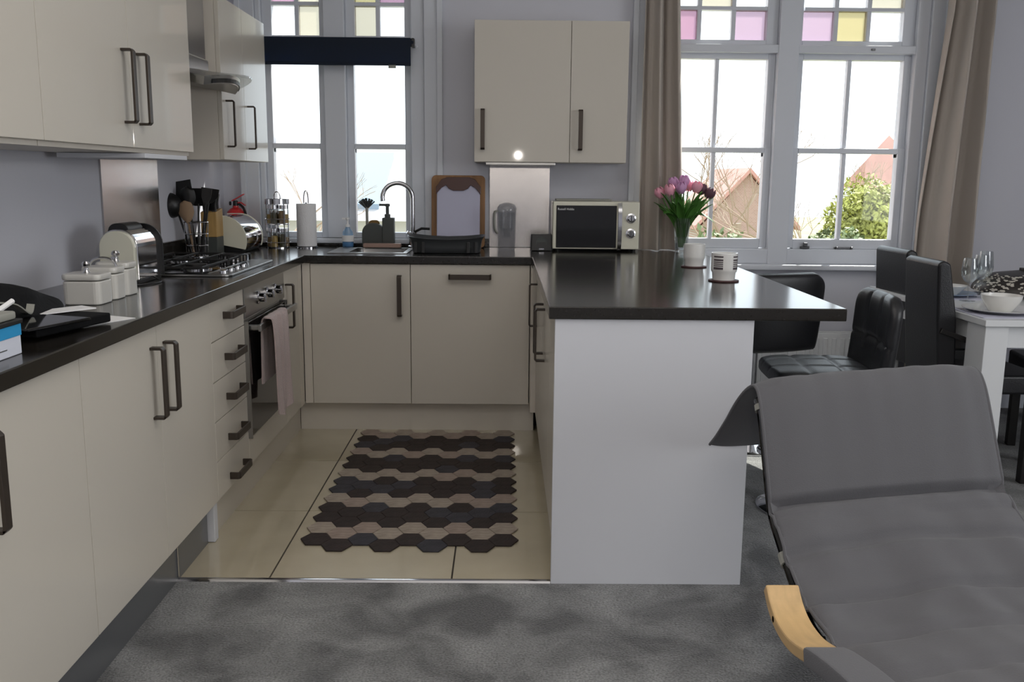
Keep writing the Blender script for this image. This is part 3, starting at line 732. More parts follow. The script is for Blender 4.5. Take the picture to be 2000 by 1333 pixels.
obj('clip', MB().tube([(-1.1, 1.985, 1.0), (-1.09, 2.01, 1.012), (-1.085, 2.03, 1.02)], .006, 8), 'paper', t, smooth=True)
obj('print_line', MB().box(-1.052, -1.0512, 1.80, 1.93, .927, .929), 'slate', t)

# utensil basket with utensils
UX, UY = -1.47, 4.44
t = thing('utensil_basket', 'round chrome wire utensil basket behind the hob', 'basket', (UX, UY, ZW))
for z, r in ((ZW+.004, .05), (ZW+.055, .052), (ZW+.11, .054), (ZW+.165, .056)):
    obj('wire_ring', MB().tube([(UX+r*cos(2*pi*k/24), UY+r*sin(2*pi*k/24), z) for k in range(24)], .0025, 6, True), 'chrome', t, smooth=True)
for k in range(12):
    a = 2*pi*k/12; obj('wire', MB().tube([(UX+.05*cos(a), UY+.05*sin(a), ZW+.004), (UX+.056*cos(a), UY+.056*sin(a), ZW+.165)], .0018, 6), 'chrome', t, smooth=True)
obj('base_plate', MB().lathe([(.05, 0), (.05, .004)], (UX, UY, ZW), 24), 'chrome', t)
def utensil(label, kind, dx, dy, lean, head_z, m='black'):
    bx, by = UX+dx*.3, UY+dy*.3
    top = Vector((UX+lean[0], UY+lean[1], head_z)); base = Vector((bx, by, ZW+.008))
    dv = (top-base).normalized()
    t = thing('utensil', label, 'utensil', tuple(base), 'utensils in the wire basket')
    obj('shaft', MB().tube([base, base.lerp(top, .5), top], .005, 8), m, t, smooth=True)
    s = dv.cross(Vector((0, 1, 0))).normalized(); n = s.cross(dv)
    b = MB()
    if kind == 'ladle':
        pr = [(.045*sin(pi/2*i/6), -.045*cos(pi/2*i/6)) for i in range(7)]+[(.042*sin(pi/2*i/6), -.042*cos(pi/2*i/6)) for i in range(6, -1, -1)]
        b.lathe(pr, (0, 0, 0), 20)
        Rm = Matrix.Rotation(rad(35), 3, 'Y') @ Matrix.Rotation(rad(-75), 3, 'X'); b.v = [tuple(top+Vector((-.02, 0, -.01))+Rm @ (Vector(p)*1.35)) for p in b.v]
    else:
        w, l = {'spatula': (.095, .11), 'turner': (.11, .085), 'spoon': (.07, .10), 'masher': (.085, .07), 'tongs': (.045, .075)}[kind]
        def fn(u, v):
            q = (u-.5)*2; ww = w*(.35+.65*min(1, v*2.2))*(math.sqrt(max(0, 1-(2*v-1)**4)) if kind == 'spoon' else 1)
            return top+dv*(v*l-.01)+s*(q*ww/2)+n*(.012*(q*q-1) if kind == 'spoon' else .008*v)
        b.sheet(fn, 8, 10, .004)
    obj('head', b, m, t, smooth=True, angle=60)
utensil('black ladle leaning left in the wire basket', 'ladle', -.06, -.05, (-.085, -.03), 1.165)
utensil('black slotted spatula leaning to the wall in the wire basket', 'spatula', -.05, .05, (-.06, .03), 1.17)
utensil('broad black turner standing tallest in the wire basket', 'turner', 0, .06, (.0, .05), 1.16)
utensil('black serving spoon in the middle of the wire basket', 'spoon', 0, -.03, (-.02, -.02), 1.15)
utensil('black masher leaning towards the knife block', 'masher', .06, .04, (.055, .03), 1.175)
utensil('black tongs at the right side of the wire basket', 'tongs', .07, -.02, (.06, -.03), 1.17)
utensil('wooden spoon standing in the front of the wire basket', 'spoon', -.01, -.12, (-.022, -.045), 1.085, 'spoonwood')

# knife block
t = thing('knife_block', 'pale wood knife block with black base beside the bread bin', 'knife block', (-1.44, 4.6, ZW))
obj('base', MB().box(-1.485, -1.408, 4.555, 4.66, ZW, .997), 'slate', t, bevel=.003)
obj('block', MB().prism([(4.555, .997), (4.66, .997), (4.66, 1.135), (4.555, 1.118)], 'x', -1.485, -1.408), 'blockwood', t, bevel=.003)
for k, (kx, ky, hh) in enumerate(((-1.468, 4.585, .085), (-1.445, 4.60, .10), (-1.424, 4.58, .075), (-1.46, 4.635, .11), (-1.43, 4.64, .09))):
    kt = thing('knife', ['black handled knife at the left front of the knife block', 'tall black handled knife in the middle of the knife block', 'short black handled knife at the right front of the knife block', 'longest black handled knife at the back left of the knife block', 'black handled knife at the back right of the knife block'][k], 'knife', (kx, ky, 1.12), 'knives in the block')
    obj('handle', MB().sweep(catmull([(kx, ky, 1.118), (kx-.002, ky, 1.118+hh*.5), (kx+.006, ky-.004, 1.118+hh)], 5), rect(.016, .022)), 'black', kt, bevel=.004)
    obj('collar', MB().box(kx-.009, kx+.009, ky-.012, ky+.012, 1.1185, 1.127), 'lead', kt)

# bread bin
t = thing('bread_bin', 'cream bread bin with a chrome roll top in the corner', 'bread bin', (-1.4, 4.9, ZW))
def binprof(g=0):
    o = [(-1.495-g, ZW+.05), (-1.495-g, 1.095+g)]
    for k in range(13):
        a = pi/2-rad(112)*k/12; o.append((-1.43+(.125+g)*cos(a), .972+(.125+g)*sin(a)))
    return o
obj('body', MB().prism([(-1.49, ZW), (-1.49, ZW+.05), (-1.315, ZW+.05), (-1.33, ZW)], 'y', 4.71, 5.02), 'black', t, bevel=.003)
obj('end_cap', MB().prism(binprof(), 'y', 4.70, 4.712), 'cream2', t, bevel=.002)
obj('end_cap', MB().prism(binprof(), 'y', 5.018, 5.03), 'cream2', t, bevel=.002)
obj('roll_top', MB().prism(binprof(-.003), 'y', 4.712, 5.018), 'chrome', t, smooth=True)
obj('lid_knob', MB().lathe([(.006, 0), (.01, .012), (0, .016)], (-1.31, 4.865, .99), 12, 'x'), 'chrome', t, smooth=True)

# fire extinguisher
EX, EY = -1.475, 5.125
t = thing('fire_extinguisher', 'small red fire extinguisher behind the bread bin', 'fire extinguisher', (EX, EY, ZW))
obj('cylinder', MB().lathe([(.048, 0), (.052, .006), (.052, .165), (.046, .19), (.028, .207), (.016, .213), (.016, .222)], (EX, EY, ZW), 24), 'red', t, smooth=True)
obj('valve', MB().lathe([(.014, .22), (.014, .245), (.01, .25), (0, .25)], (EX, EY, ZW), 14), 'black', t, smooth=True)
obj('lever', MB().sweep([(EX-.02, EY, ZW+.248), (EX+.0, EY, ZW+.258), (EX+.05, EY-.01, ZW+.285)], rect(.016, .006)), 'red', t)
obj('grip', MB().sweep([(EX-.01, EY, ZW+.236), (EX+.03, EY, ZW+.24), (EX+.055, EY-.01, ZW+.225)], rect(.014, .006)), 'red', t)
obj('gauge', MB().lathe([(.011, 0), (.011, .008), (0, .009)], (EX-.03, EY-.01, ZW+.235), 14, 'x'), 'black', t, smooth=True)
obj('hose', MB().tube(catmull([(EX+.015, EY, ZW+.235), (EX+.045, EY-.01, ZW+.21), (EX+.06, EY-.01, ZW+.16)]), .007, 8), 'black', t, smooth=True)

# spice carousel
SX, SYY = -1.235, 5.07
t = thing('spice_rack', 'chrome two-tier spice carousel by the sink window', 'spice rack', (SX, SYY, ZW))
for z in (ZW, ZW+.125):
    obj('shelf', MB().lathe([(.066, 0), (.066, .004)], (SX, SYY, z), 28), 'chrome', t)
    obj('shelf_rail', MB().tube([(SX+.068*cos(2*pi*k/28), SYY+.068*sin(2*pi*k/28), z+.03) for k in range(28)], .002, 6, True), 'chrome', t, smooth=True)
obj('top_ring', MB().lathe([(.067, .235), (.067, .262), (.06, .262), (.06, .235)], (SX, SYY, ZW), 28), 'chrome', t, smooth=True)
obj('centre_pole', MB().tube([(SX, SYY, ZW), (SX, SYY, ZW+.262)], .006, 8), 'chrome', t, smooth=True)
obj('carry_loop', MB().tube(bez((SX-.018, SYY, ZW+.26), (SX-.018, SYY, ZW+.315), (SX+.018, SYY, ZW+.315), (SX+.018, SYY, ZW+.26), 12), .003, 8), 'chrome', t, smooth=True)
for k in range(4):
    a = pi/4+k*pi/2; obj('upright', MB().tube([(SX+.066*cos(a), SYY+.066*sin(a), ZW), (SX+.066*cos(a), SYY+.066*sin(a), ZW+.26)], .003, 6), 'chrome', t, smooth=True)
for tier in range(2):
    for k in range(6):
        a = 2*pi*k/6+.3; jx, jy, jz = SX+.042*cos(a), SYY+.042*sin(a), ZW+.0045+tier*.125
        jt = thing('spice_jar', 'small glass spice jar with chrome lid on the %s tier of the carousel' % ('lower', 'upper')[tier], 'jar', (jx, jy, jz), 'spice jars on the %s tier' % ('lower', 'upper')[tier])
        obj('jar', MB().lathe([(.019, 0), (.019, .075), (.015, .08)], (jx, jy, jz), 14), 'glass', jt, smooth=True)
        obj('contents', MB().lathe([(.0175, .002), (.0175, .05+.02*((k*7+tier*3) % 3)/2)], (jx, jy, jz), 14), ('spice1', 'spice2', 'spice3')[(k+tier) % 3], jt)
        obj('lid', MB().lathe([(.0185, .0805), (.0185, .1), (0, .1)], (jx, jy, jz), 14), 'chrome', jt, smooth=True)
# kitchen roll
KX, KY = -1.08, 5.08
t = thing('kitchen_roll_holder', 'chrome kitchen roll stand with looped top by the window', 'holder', (KX, KY, ZW))
obj('base', MB().lathe([(.062, 0), (.062, .006), (.01, .009), (0, .009)], (KX, KY, ZW), 24), 'chrome', t, smooth=True)
obj('post', MB().tube([(KX, KY, ZW+.008), (KX, KY, ZW+.245)], .006, 8), 'chrome', t, smooth=True)
obj('loop', MB().tube(bez((KX-.012, KY, ZW+.24), (KX-.016, KY, ZW+.33), (KX+.016, KY, ZW+.33), (KX+.012, KY, ZW+.24), 14), .0035, 8), 'chrome', t, smooth=True)
obj('kitchen_roll', MB().lathe([(.018, .0), (.052, .0), (.053, .003), (.053, .225), (.052, .228), (.018, .228), (.018, 0)], (KX, KY, ZW+.0095), 32), 'kroll', smooth=True, label='white roll of kitchen paper on the chrome stand', cat='paper roll')

# sink, tap and things around it
t = thing('sink', 'inset stainless steel sink below the window', 'sink', (-.66, 4.9, .72))
b = MB()
x0, x1, y0, y1 = SX0+.003, SX1-.003, SY0+.003, SY1-.003
def bowl():
    o = MB()
    rings = [(0, ZW+.0035), (.0, ZW-.01), (.012, .80), (.03, .752), (.07, .748)]
    v = []; n = 20
    for g, z in rings:
        for p in rrect(x0+g, x1-g, y0+g, y1-g, .04, 4): v.append((p[0], p[1], z))
    f = [(i*n+k, i*n+(k+1) % n, i*n+n+(k+1) % n, i*n+n+k) for i in range(len(rings)-1) for k in range(n)]
    f.append(tuple((len(rings)-1)*n+k for k in range(n))); return o.add(v, f)
obj('bowl', bowl(), 'steel', t, smooth=True, angle=60)
b = MB().box(-.90, x0, 4.70, 5.07, ZW, ZW+.004).box(x1, -.495, 4.70, 5.07, ZW, ZW+.004).box(x0, x1, 4.70, y0, ZW, ZW+.004).box(x0, x1, y1, 5.07, ZW, ZW+.004)
obj('rim', b, 'steel', t)
obj('drain', MB().lathe([(.035, 0), (.03, .004), (0, .002)], ((x0+x1)/2, 4.89, .748), 18), 'chrome', t, smooth=True)
obj('sink_board', MB().box(-.77, -.565, 5.055, 5.095, ZW+.005, .937), 'pinkboard', label='pinkish board propped at the back of the sink', cat='board', bevel=.003)
TX, TY = -.505, 5.125
t = thing('tap', 'chrome swan-neck mixer tap over the sink', 'tap', (TX, TY, ZW))
obj('base', MB().lathe([(.028, 0), (.028, .01), (.022, .014), (.021, .085), (.016, .09)], (TX, TY, ZW), 20), 'chrome', t, smooth=True)
pth = [Vector((TX, TY, ZW+.085)), Vector((TX, TY, ZW+.2)), Vector((TX, TY, ZW+.27))]
pth += [Vector((TX-.08+.08*cos(a), TY-.02*(1-cos(a)), ZW+.275+.078*sin(a))) for a in [pi*k/14*1.08 for k in range(1, 15)]]
obj('spout', MB().tube(pth, .0125, 12), 'chrome', t, smooth=True)
obj('lever', MB().tube([(TX+.015, TY-.01, ZW+.09), (TX+.05, TY-.02, ZW+.108), (TX+.095, TY-.025, ZW+.106)], .007, 8), 'black', t, smooth=True)
obj('cold_lever', MB().tube([(TX-.015, TY-.01, ZW+.08), (TX-.03, TY-.015, ZW+.088)], .009, 8), 'chrome', t, smooth=True)
# blue soap bottle
BX, BY = -.863, 5.12
t = thing('soap_bottle', 'clear blue hand soap pump bottle by the window', 'bottle', (BX, BY, ZW))
obj('bottle', MB().lathe([(.026, 0), (.031, .006), (.032, .05), (.028, .085), (.014, .105), (.012, .112)], (BX, BY, ZW), 24, sy=.65), 'water', t, smooth=True)
obj('soap', MB().lathe([(.026, .004), (.029, .01), (.029, .045), (0, .046)], (BX, BY, ZW), 20, sy=.6), 'soap', t, smooth=True)
obj('label_band', MB().lathe([(.0326, .032), (.0326, .066)], (BX, BY, ZW), 24, sy=.66), 'paper', t, smooth=True)
obj('pump', MB().lathe([(.013, .112), (.013, .124), (.005, .126), (.005, .15), (.011, .152), (.011, .162), (0, .164)], (BX, BY, ZW), 14).box(BX-.03, BX, BY-.006, BY+.006, ZW+.153, ZW+.161), 'paper', t, smooth=True)
# sponge caddy, soap dispenser, brush
t = thing('sink_caddy', 'dark grey rounded sponge holder behind the sink', 'caddy', (-.72, 5.12, ZW))
obj('body', MB().prism(arch(-.785, -.662, ZW, 1.045, .055), 'y', 5.115, 5.17), 'slate', t, bevel=.006)
obj('sponge', MB().prism(arch(-.75, -.69, .98, 1.06, .02), 'y', 5.13, 5.155), 'spice1', label='brown sponge standing in the dark grey holder', cat='sponge', bevel=.004)
t = thing('soap_dispenser', 'dark grey square soap dispenser beside the sponge holder', 'dispenser', (-.64, 5.13, ZW))
obj('body', MB().box(-.672, -.608, 5.105, 5.17, ZW, 1.075), 'slate', t, bevel=.005)
obj('pump', MB().lathe([(.016, 0), (.016, .018), (.009, .02), (.009, .06), (.014, .062), (.014, .075), (0, .077)], (-.645, 5.135, 1.075), 14).box(-.69, -.645, 5.128, 5.142, 1.138, 1.15), 'slate', t, smooth=True)
t = thing('dish_brush', 'upright dish brush with splayed bristles against the window', 'brush', (-.765, 5.185, ZW))
obj('handle', MB().tube([(-.765, 5.185, ZW), (-.765, 5.185, 1.13)], .008, 8), 'greyplastic', t, smooth=True)
b = MB()
for k in range(26):
    a = k*2.4; q = .9*math.sqrt(k/26); d = Vector((sin(q)*cos(a), .5*sin(q)*sin(a), cos(q)))
    p = Vector((-.765, 5.185, 1.12)); b.tube([p, p+d*.06], .004, 5)
obj('bristles', b, 'slate', t, kind='stuff')

# dish drainer
t = thing('dish_drainer', 'dark grey plastic dish drainer tray beside the tap', 'dish drainer', (-.3, 4.86, ZW))
def tray(u, v):
    a = u*2*pi
    ring = [(.165, .10, 0), (.175, .11, .004), (.185, .12, .055), (.20, .135, .072), (.197, .132, .074), (.178, .115, .058), (.16, .1, .008), (.0, .0, .006)]
    i = v*(len(ring)-1); k = min(int(i), len(ring)-2); q = i-k
    A, B_, hz = [ring[k][j]*(1-q)+ring[k+1][j]*q for j in range(3)]
    e = .35; ca, sa = cos(a), sin(a)
    x = A*math.copysign(abs(ca)**e, ca); y = B_*math.copysign(abs(sa)**e, sa)
    hz += .016*(x/.2)**2*(v > .2)*(v < .8)
    return (-.30+x, 4.86+y, ZW+hz)
obj('tray', MB().sheet(tray, 64, 14), 'tray', t, smooth=True, angle=60)
for x in (-.455, -.415, -.185, -.145): obj('side_rib', MB().box(x-.008, x+.008, 4.733, 4.74, ZW+.004, ZW+.06), 'black', t, bevel=.002)
b = MB()
for k in range(9): b.tube([(-.44+k*.035, 4.77, ZW+.012), (-.44+k*.035, 4.95, ZW+.012)], .003, 6)
obj('rack_bars', b, 'black', t, smooth=True)
# chopping boards
def leanboard(name, label, x0, x1, z0, z1, y, th, m, r, lean=.035):
    b = MB().prism(rrect(x0, x1, z0, z1, r), 'y', y, y+th)
    b.v = [(p[0], p[1]+lean*(p[2]-z0)/(z1-z0), p[2]) for p in b.v]
    t = thing(name, label, 'chopping board', ((x0+x1)/2, y, z0))
    obj('board', b, m, t, bevel=.004)
    return t
leanboard('chopping_board', 'large wooden chopping board leaning on the wall by the tap', -.405, -.108, ZW, 1.308, 5.15, .018, 'wood', .025)
t = leanboard('chopping_board', 'pale lilac-grey plastic chopping board with dark brown grip, leaning in front', -.372, -.135, ZW, 1.262, 5.10, .01, 'board', .03)
def grip():
    pts = []
    x0, x1, zb, zt = -.376, -.131, 1.205, 1.298
    outer = [(x0, zb), (x0, 1.245), (x0+.03, zt-.012), (x0+.06, zt), (x1-.06, zt), (x1-.03, zt-.012), (x1, 1.245), (x1, zb)]
    inner = [(x1-.012, 1.22), (x1-.03, 1.24), (x1-.055, 1.255), (x1-.07, 1.236), (x1-.095, 1.225), (x0+.095, 1.225), (x0+.07, 1.236), (x0+.055, 1.255), (x0+.03, 1.24), (x0+.012, 1.22)]
    b = MB().prism(outer+inner, 'y', 5.092, 5.115)
    b.v = [(p[0], p[1]+.032*(p[2]-ZW)/.35, p[2]) for p in b.v]; return b
obj('grip', grip(), 'boardrim', t, bevel=.002)
# filter jug
JX, JY = .013, 5.02
t = thing('water_jug', 'clear plastic water filter jug in front of the splashback', 'jug', (JX, JY, ZW))
obj('vessel', MB().lathe([(0, 0), (.043, 0), (.046, .006), (.05, .215)], (JX, JY, ZW), 28), 'jarplastic', t, smooth=True)
obj('filter_funnel', MB().lathe([(.045, .205), (.042, .12), (.02, .1), (.02, .07), (0, .07)], (JX, JY, ZW), 24), 'jarplastic', t, smooth=True)
obj('lid', MB().lathe([(.052, .215), (.052, .228), (.04, .246), (.015, .254), (0, .255)], (JX, JY, ZW), 28), 'jarplastic', t, smooth=True)
obj('handle', MB().sweep(catmull([(JX-.048, JY, ZW+.21), (JX-.066, JY-.012, ZW+.2), (JX-.066, JY-.012, ZW+.12), (JX-.05, JY, ZW+.09)]), rect(.014, .008)), 'greyplastic', t, smooth=True)
# small black clock
t = thing('clock', 'small black desk clock left of the microwave', 'clock', (.2, 5.0, ZW))
obj('case', MB().prism([(4.97, ZW), (5.045, ZW), (5.045, 1.0), (4.985, 1.0)], 'x', .145, .257), 'black', t, bevel=.006)
obj('dial', MB().lathe([(.03, 0), (.03, -.003), (.026, -.003), (.026, -.001), (0, -.001)], (.201, 4.979, .957), 24, 'y'), 'slate', t)
obj('button', MB().box(.187, .214, 4.968, 4.974, .918, .925), 'chrome', t)
# microwave
t = thing('microwave', 'cream microwave oven with black door and two chrome dials', 'microwave', (.49, 5.07, ZW))
obj('case', MB().box(.256, .722, 4.962, 5.2, ZW+.012, 1.178), 'cream2', t, bevel=.008)
dd = obj('door', MB().box(.258, .622, 4.948, 4.964, ZW+.014, 1.176), 'cream2', t, bevel=.01)
obj('door_window', MB().box(.276, .598, 4.944, 4.95, .932, 1.156), 'blackgloss', dd, bevel=.003)
obj('handle', MB().sweep(catmull([(.612, 4.945, 1.168), (.613, 4.925, 1.13), (.613, 4.918, 1.05), (.613, 4.925, .96), (.612, 4.945, .924)]), rect(.02, .012)), 'chrome', dd, smooth=True)
obj('control_panel', MB().box(.624, .72, 4.946, 4.964, ZW+.014, 1.176), 'cream2', t, bevel=.006)
for z in (1.09, 1.01):
    k = obj('dial', MB().lathe([(.026, 0), (.026, -.004), (.019, -.006), (.018, -.022), (.014, -.025), (0, -.025)], (.674, 4.946, z), 24, 'y'), 'chrome', t, smooth=True)
    obj('dial_grip', MB().box(.6705, .6775, 4.914, 4.922, z-.016, z+.016), 'lead', k, bevel=.002)
for x in (.285, .695):
    for y in (4.985, 5.17): obj('foot', MB().lathe([(.012, 0), (.014, .0125)], (x, y, ZW), 12), 'black', t)
cu = bpy.data.curves.new('lettering', 'FONT'); cu.body = 'Russell Hobbs'; cu.size = .017; cu.extrude = .0003
to = bpy.data.objects.new('tmp_text', cu); C.objects.link(to)
bpy.context.view_layer.update()
me = bpy.data.meshes.new_from_object(to.evaluated_get(bpy.context.evaluated_depsgraph_get())); bpy.data.objects.remove(to)
tb = MB(); tb.v = [(.283+v.co.x*.9, 4.9436-v.co.z, 1.131+v.co.y) for v in me.vertices]; tb.f = [tuple(p.vertices) for p in me.polygons]
obj('lettering', tb, 'paper', dd)
slab('tray_card', 'flat grey tray lying on top of the microwave', 'tray', .43, 5.11, .30, .14, 1.179, .008, 0, 'greyplastic')

# ================================================================ PENINSULA ITEMS
VX, VY = .945, 4.93
t = thing('vase', 'clear flared glass vase holding the tulips', 'vase', (VX, VY, ZW))
obj('glass_body', MB().lathe([(.0, .0), (.031, 0), (.033, .012), (.038, .09), (.048, .185), (.046, .185), (.036, .09), (.03, .018), (0, .016)], (VX, VY, ZW), 28), 'glass', t, smooth=True)
obj('water', MB().lathe([(0, .018), (.029, .019), (.034, .085), (0, .085)], (VX, VY, ZW), 24), 'jarplastic', t, smooth=True)
tl = [('pink', -.11, 1.235, .0, 'pink tulip drooping at the far left of the vase'), ('mauve', -.045, 1.285, .02, 'mauve tulip high on the left of the bunch'), ('mauve', .0, 1.295, -.01, 'tall mauve tulip at the top centre of the bunch'),
      ('pink', .03, 1.27, .03, 'pink tulip behind the centre of the bunch'), ('mauve', -.02, 1.26, -.05, 'mauve tulip at the front of the bunch'), ('pink', -.07, 1.25, -.03, 'pink tulip at the left front of the bunch'),
      ('dark', .085, 1.255, .0, 'dark plum tulip on the right of the bunch'), ('dark', .12, 1.235, -.02, 'dark plum tulip drooping at the far right of the vase'), ('pink', .055, 1.265, -.03, 'pink tulip right of the centre of the bunch')]
for kind, dx, hz, dy, lab in tl:
    tt = thing('tulip', lab, 'flower', (VX+dx*.1, VY+dy*.1, ZW+.03), 'tulips in the glass vase')
    hz -= .035; top = Vector((VX+dx, VY+dy, hz)); base = Vector((VX+dx*.12, VY+dy*.12, ZW+.03))
    path = bez(base, base+Vector((dx*.1, dy*.1, .14)), top-Vector((dx*.4, dy*.4, .09)), top, 10)
    obj('stem', MB().tube(path, .0035, 7), 'stem', tt, smooth=True)
    dr = (path[-1]-path[-3]).normalized(); q = dr.to_track_quat('Z', 'Y').to_matrix()
    bl = None
    for k in range(6):
        def pet(u, v, k=k):
            a = 2*pi*k/6+(u-.5)*1.35*math.sin(pi*min(.92, v*.8+.12)); r = .029*(sin(pi*(.12+.70*v))**.8)*(1 if k % 2 else .92)
            return top+q @ Vector((r*cos(a), r*sin(a), v*.06))
        obj('petal', MB().sheet(pet, 5, 7, .0012), 'tulip_'+kind, tt, smooth=True, angle=80)
    for s in range(4):
        la = random.uniform(0, 6.28); ln = random.uniform(.2, .3)
        ex = Vector((.045*cos(la)+dx*.45, .04*sin(la)+dy*.5, 0))
        lp = bez(base+Vector((0, 0, .05)), base+Vector((0, 0, .15))+ex*.1, base+ex*.9+Vector((0, 0, ln*.9)), base+ex*1.5+Vector((0, 0, ln)), 10)
        sd = Vector((-sin(la), cos(la), 0))
        def lf(u, v):
            i = v*10; kk = min(int(i), 9); p = lp[kk].lerp(lp[kk+1], i-kk)
            wd = .02*sin(pi*min(1, .12+.88*v))**.7
            return p+sd*((u-.5)*2*wd)+Vector((cos(la), sin(la), 0))*(.006*(2*u-1)**2)
        obj('leaf', MB().sheet(lf, 4, 10, .001), 'leaf', tt, smooth=True, angle=80)
# two drooping outer leaves belong to the outermost stems
for sgn, par in ((1, 'tulip.007'), (-1, 'tulip')):
    pr = bpy.data.objects[par]; b0 = Vector((VX+.035*sgn, VY-.02, 1.1))
    lp = bez(b0, b0+Vector((.03*sgn, -.02, .05)), b0+Vector((.10*sgn, -.04, .0 if sgn > 0 else .03)), b0+Vector(((.125 if sgn > 0 else .07)*sgn, -.05, -.03 if sgn > 0 else .01)), 10)
    def lf(u, v):
        i = v*10; kk = min(int(i), 9); p = lp[kk].lerp(lp[kk+1], i-kk)
        return p+Vector((0, 1, .35))*((u-.5)*2*.019*sin(pi*min(1, .1+.9*v))**.7)
    obj('leaf', MB().sheet(lf, 4, 10, .001), 'leaf', pr, smooth=True, angle=80)
def mug(label, cx, cy, r, h, stripes, ang):
    ct = thing('coaster', 'round dark red coaster under the %s mug' % ('striped' if stripes else 'plain white'), 'coaster', (cx, cy, ZW))
    obj('mat', MB().lathe([(r+.008, 0), (r+.009, .002), (r+.008, .005), (0, .005)], (cx, cy, ZW), 28), 'coaster', ct, smooth=True)
    z = ZW+.0055
    t = thing('mug', label, 'mug', (cx, cy, z))
    pr = [(0, 0), (r*.84, 0), (r*.86, .004), (r*.9, .028), (r*.98, .034), (r, .045), (r, h), (r-.004, h), (r-.005, .04), (r*.8, .008), (0, .008)]
    obj('cup', MB().lathe(pr, (cx, cy, z), 36), 'ceramic', t, smooth=True)
    d = Vector((cos(ang), sin(ang), 0)); c0 = Vector((cx, cy, z))
    obj('handle', MB().sweep(bez(c0+d*(r-.003)+Z*(h*.82), c0+d*(r+.035)+Z*(h*.85), c0+d*(r+.03)+Z*(h*.35), c0+d*(r-.002)+Z*(h*.42), 10), rect(.014, .008)), 'ceramic', t, smooth=True)
    if stripes:
        for k, (zb, th) in enumerate(((.042, .009), (.054, .004), (.061, .004), (.068, .004), (.075, .007), (.088, .006))):
            b = MB()
            for a0, a1 in ((-155, -108), (-62, -20), (0, 50), (90, 140)):
                n = 8; v = []; f = []
                for i in range(n+1):
                    a = rad(a0+(a1-a0)*i/n)
                    for rr, zz in ((r+.0004, zb), (r+.0004, zb+th)): v.append((cx+rr*cos(a), cy+rr*sin(a), z+zz))
                f = [(2*i, 2*i+2, 2*i+3, 2*i+1) for i in range(n)]
                b.add(v, f)
            obj('stripe', b, 'stripe', t, smooth=True)
mug('plain white ribbed mug standing nearer the tulips', .852, 4.13, .048, .098, False, rad(60))
mug('white mug with dark stripes at the front of the peninsula', .852, 3.56, .05, .104, True, rad(75))

# ================================================================ HEXAGON MAT
t = thing('floor_mat', 'brown and beige striped mat of stitched hexagons on the cream tiles', 'mat', (-.335, 3.86, .0005))
PX, HY, HW = .0848, .1085, .1125
def hexmesh(mname):
    w, h = HW/2-.0008, HY/2-.0008
    b = MB().prism([(w, 0), (w/2, h), (-w/2, h), (-w, 0), (-w/2, -h), (w/2, -h)], 'z', 0, .006)
    o = obj('hexagon', b, mname, t, bevel=.0012, bseg=1); o.location = (0, 0, 0)
    for v in o.data.vertices: v.co += ORG[t.name]
    return o
protos = {k: hexmesh(k) for k in ('hexl', 'hexl2', 'hexd', 'hexd2')}
used = set()
rng = random.Random(3)
for c in range(9):
    for r in range(14):
        light_row = r % 3 == 1
        m = ('hexl' if rng.random() < .65 else 'hexl2') if light_row else ('hexd' if rng.random() < .75 else 'hexd2')
        x = -.673+c*PX; y = 3.165+r*HY-(HY/2 if c % 2 else 0)
        loc = Vector((x, y, .0005+rng.uniform(0, .0008)))-Vector((-.335, 3.86, .0005))
        if m in used: o = inst(protos[m], 'hexagon', t, loc)
        else: o = protos[m]; used.add(m); o.location = loc

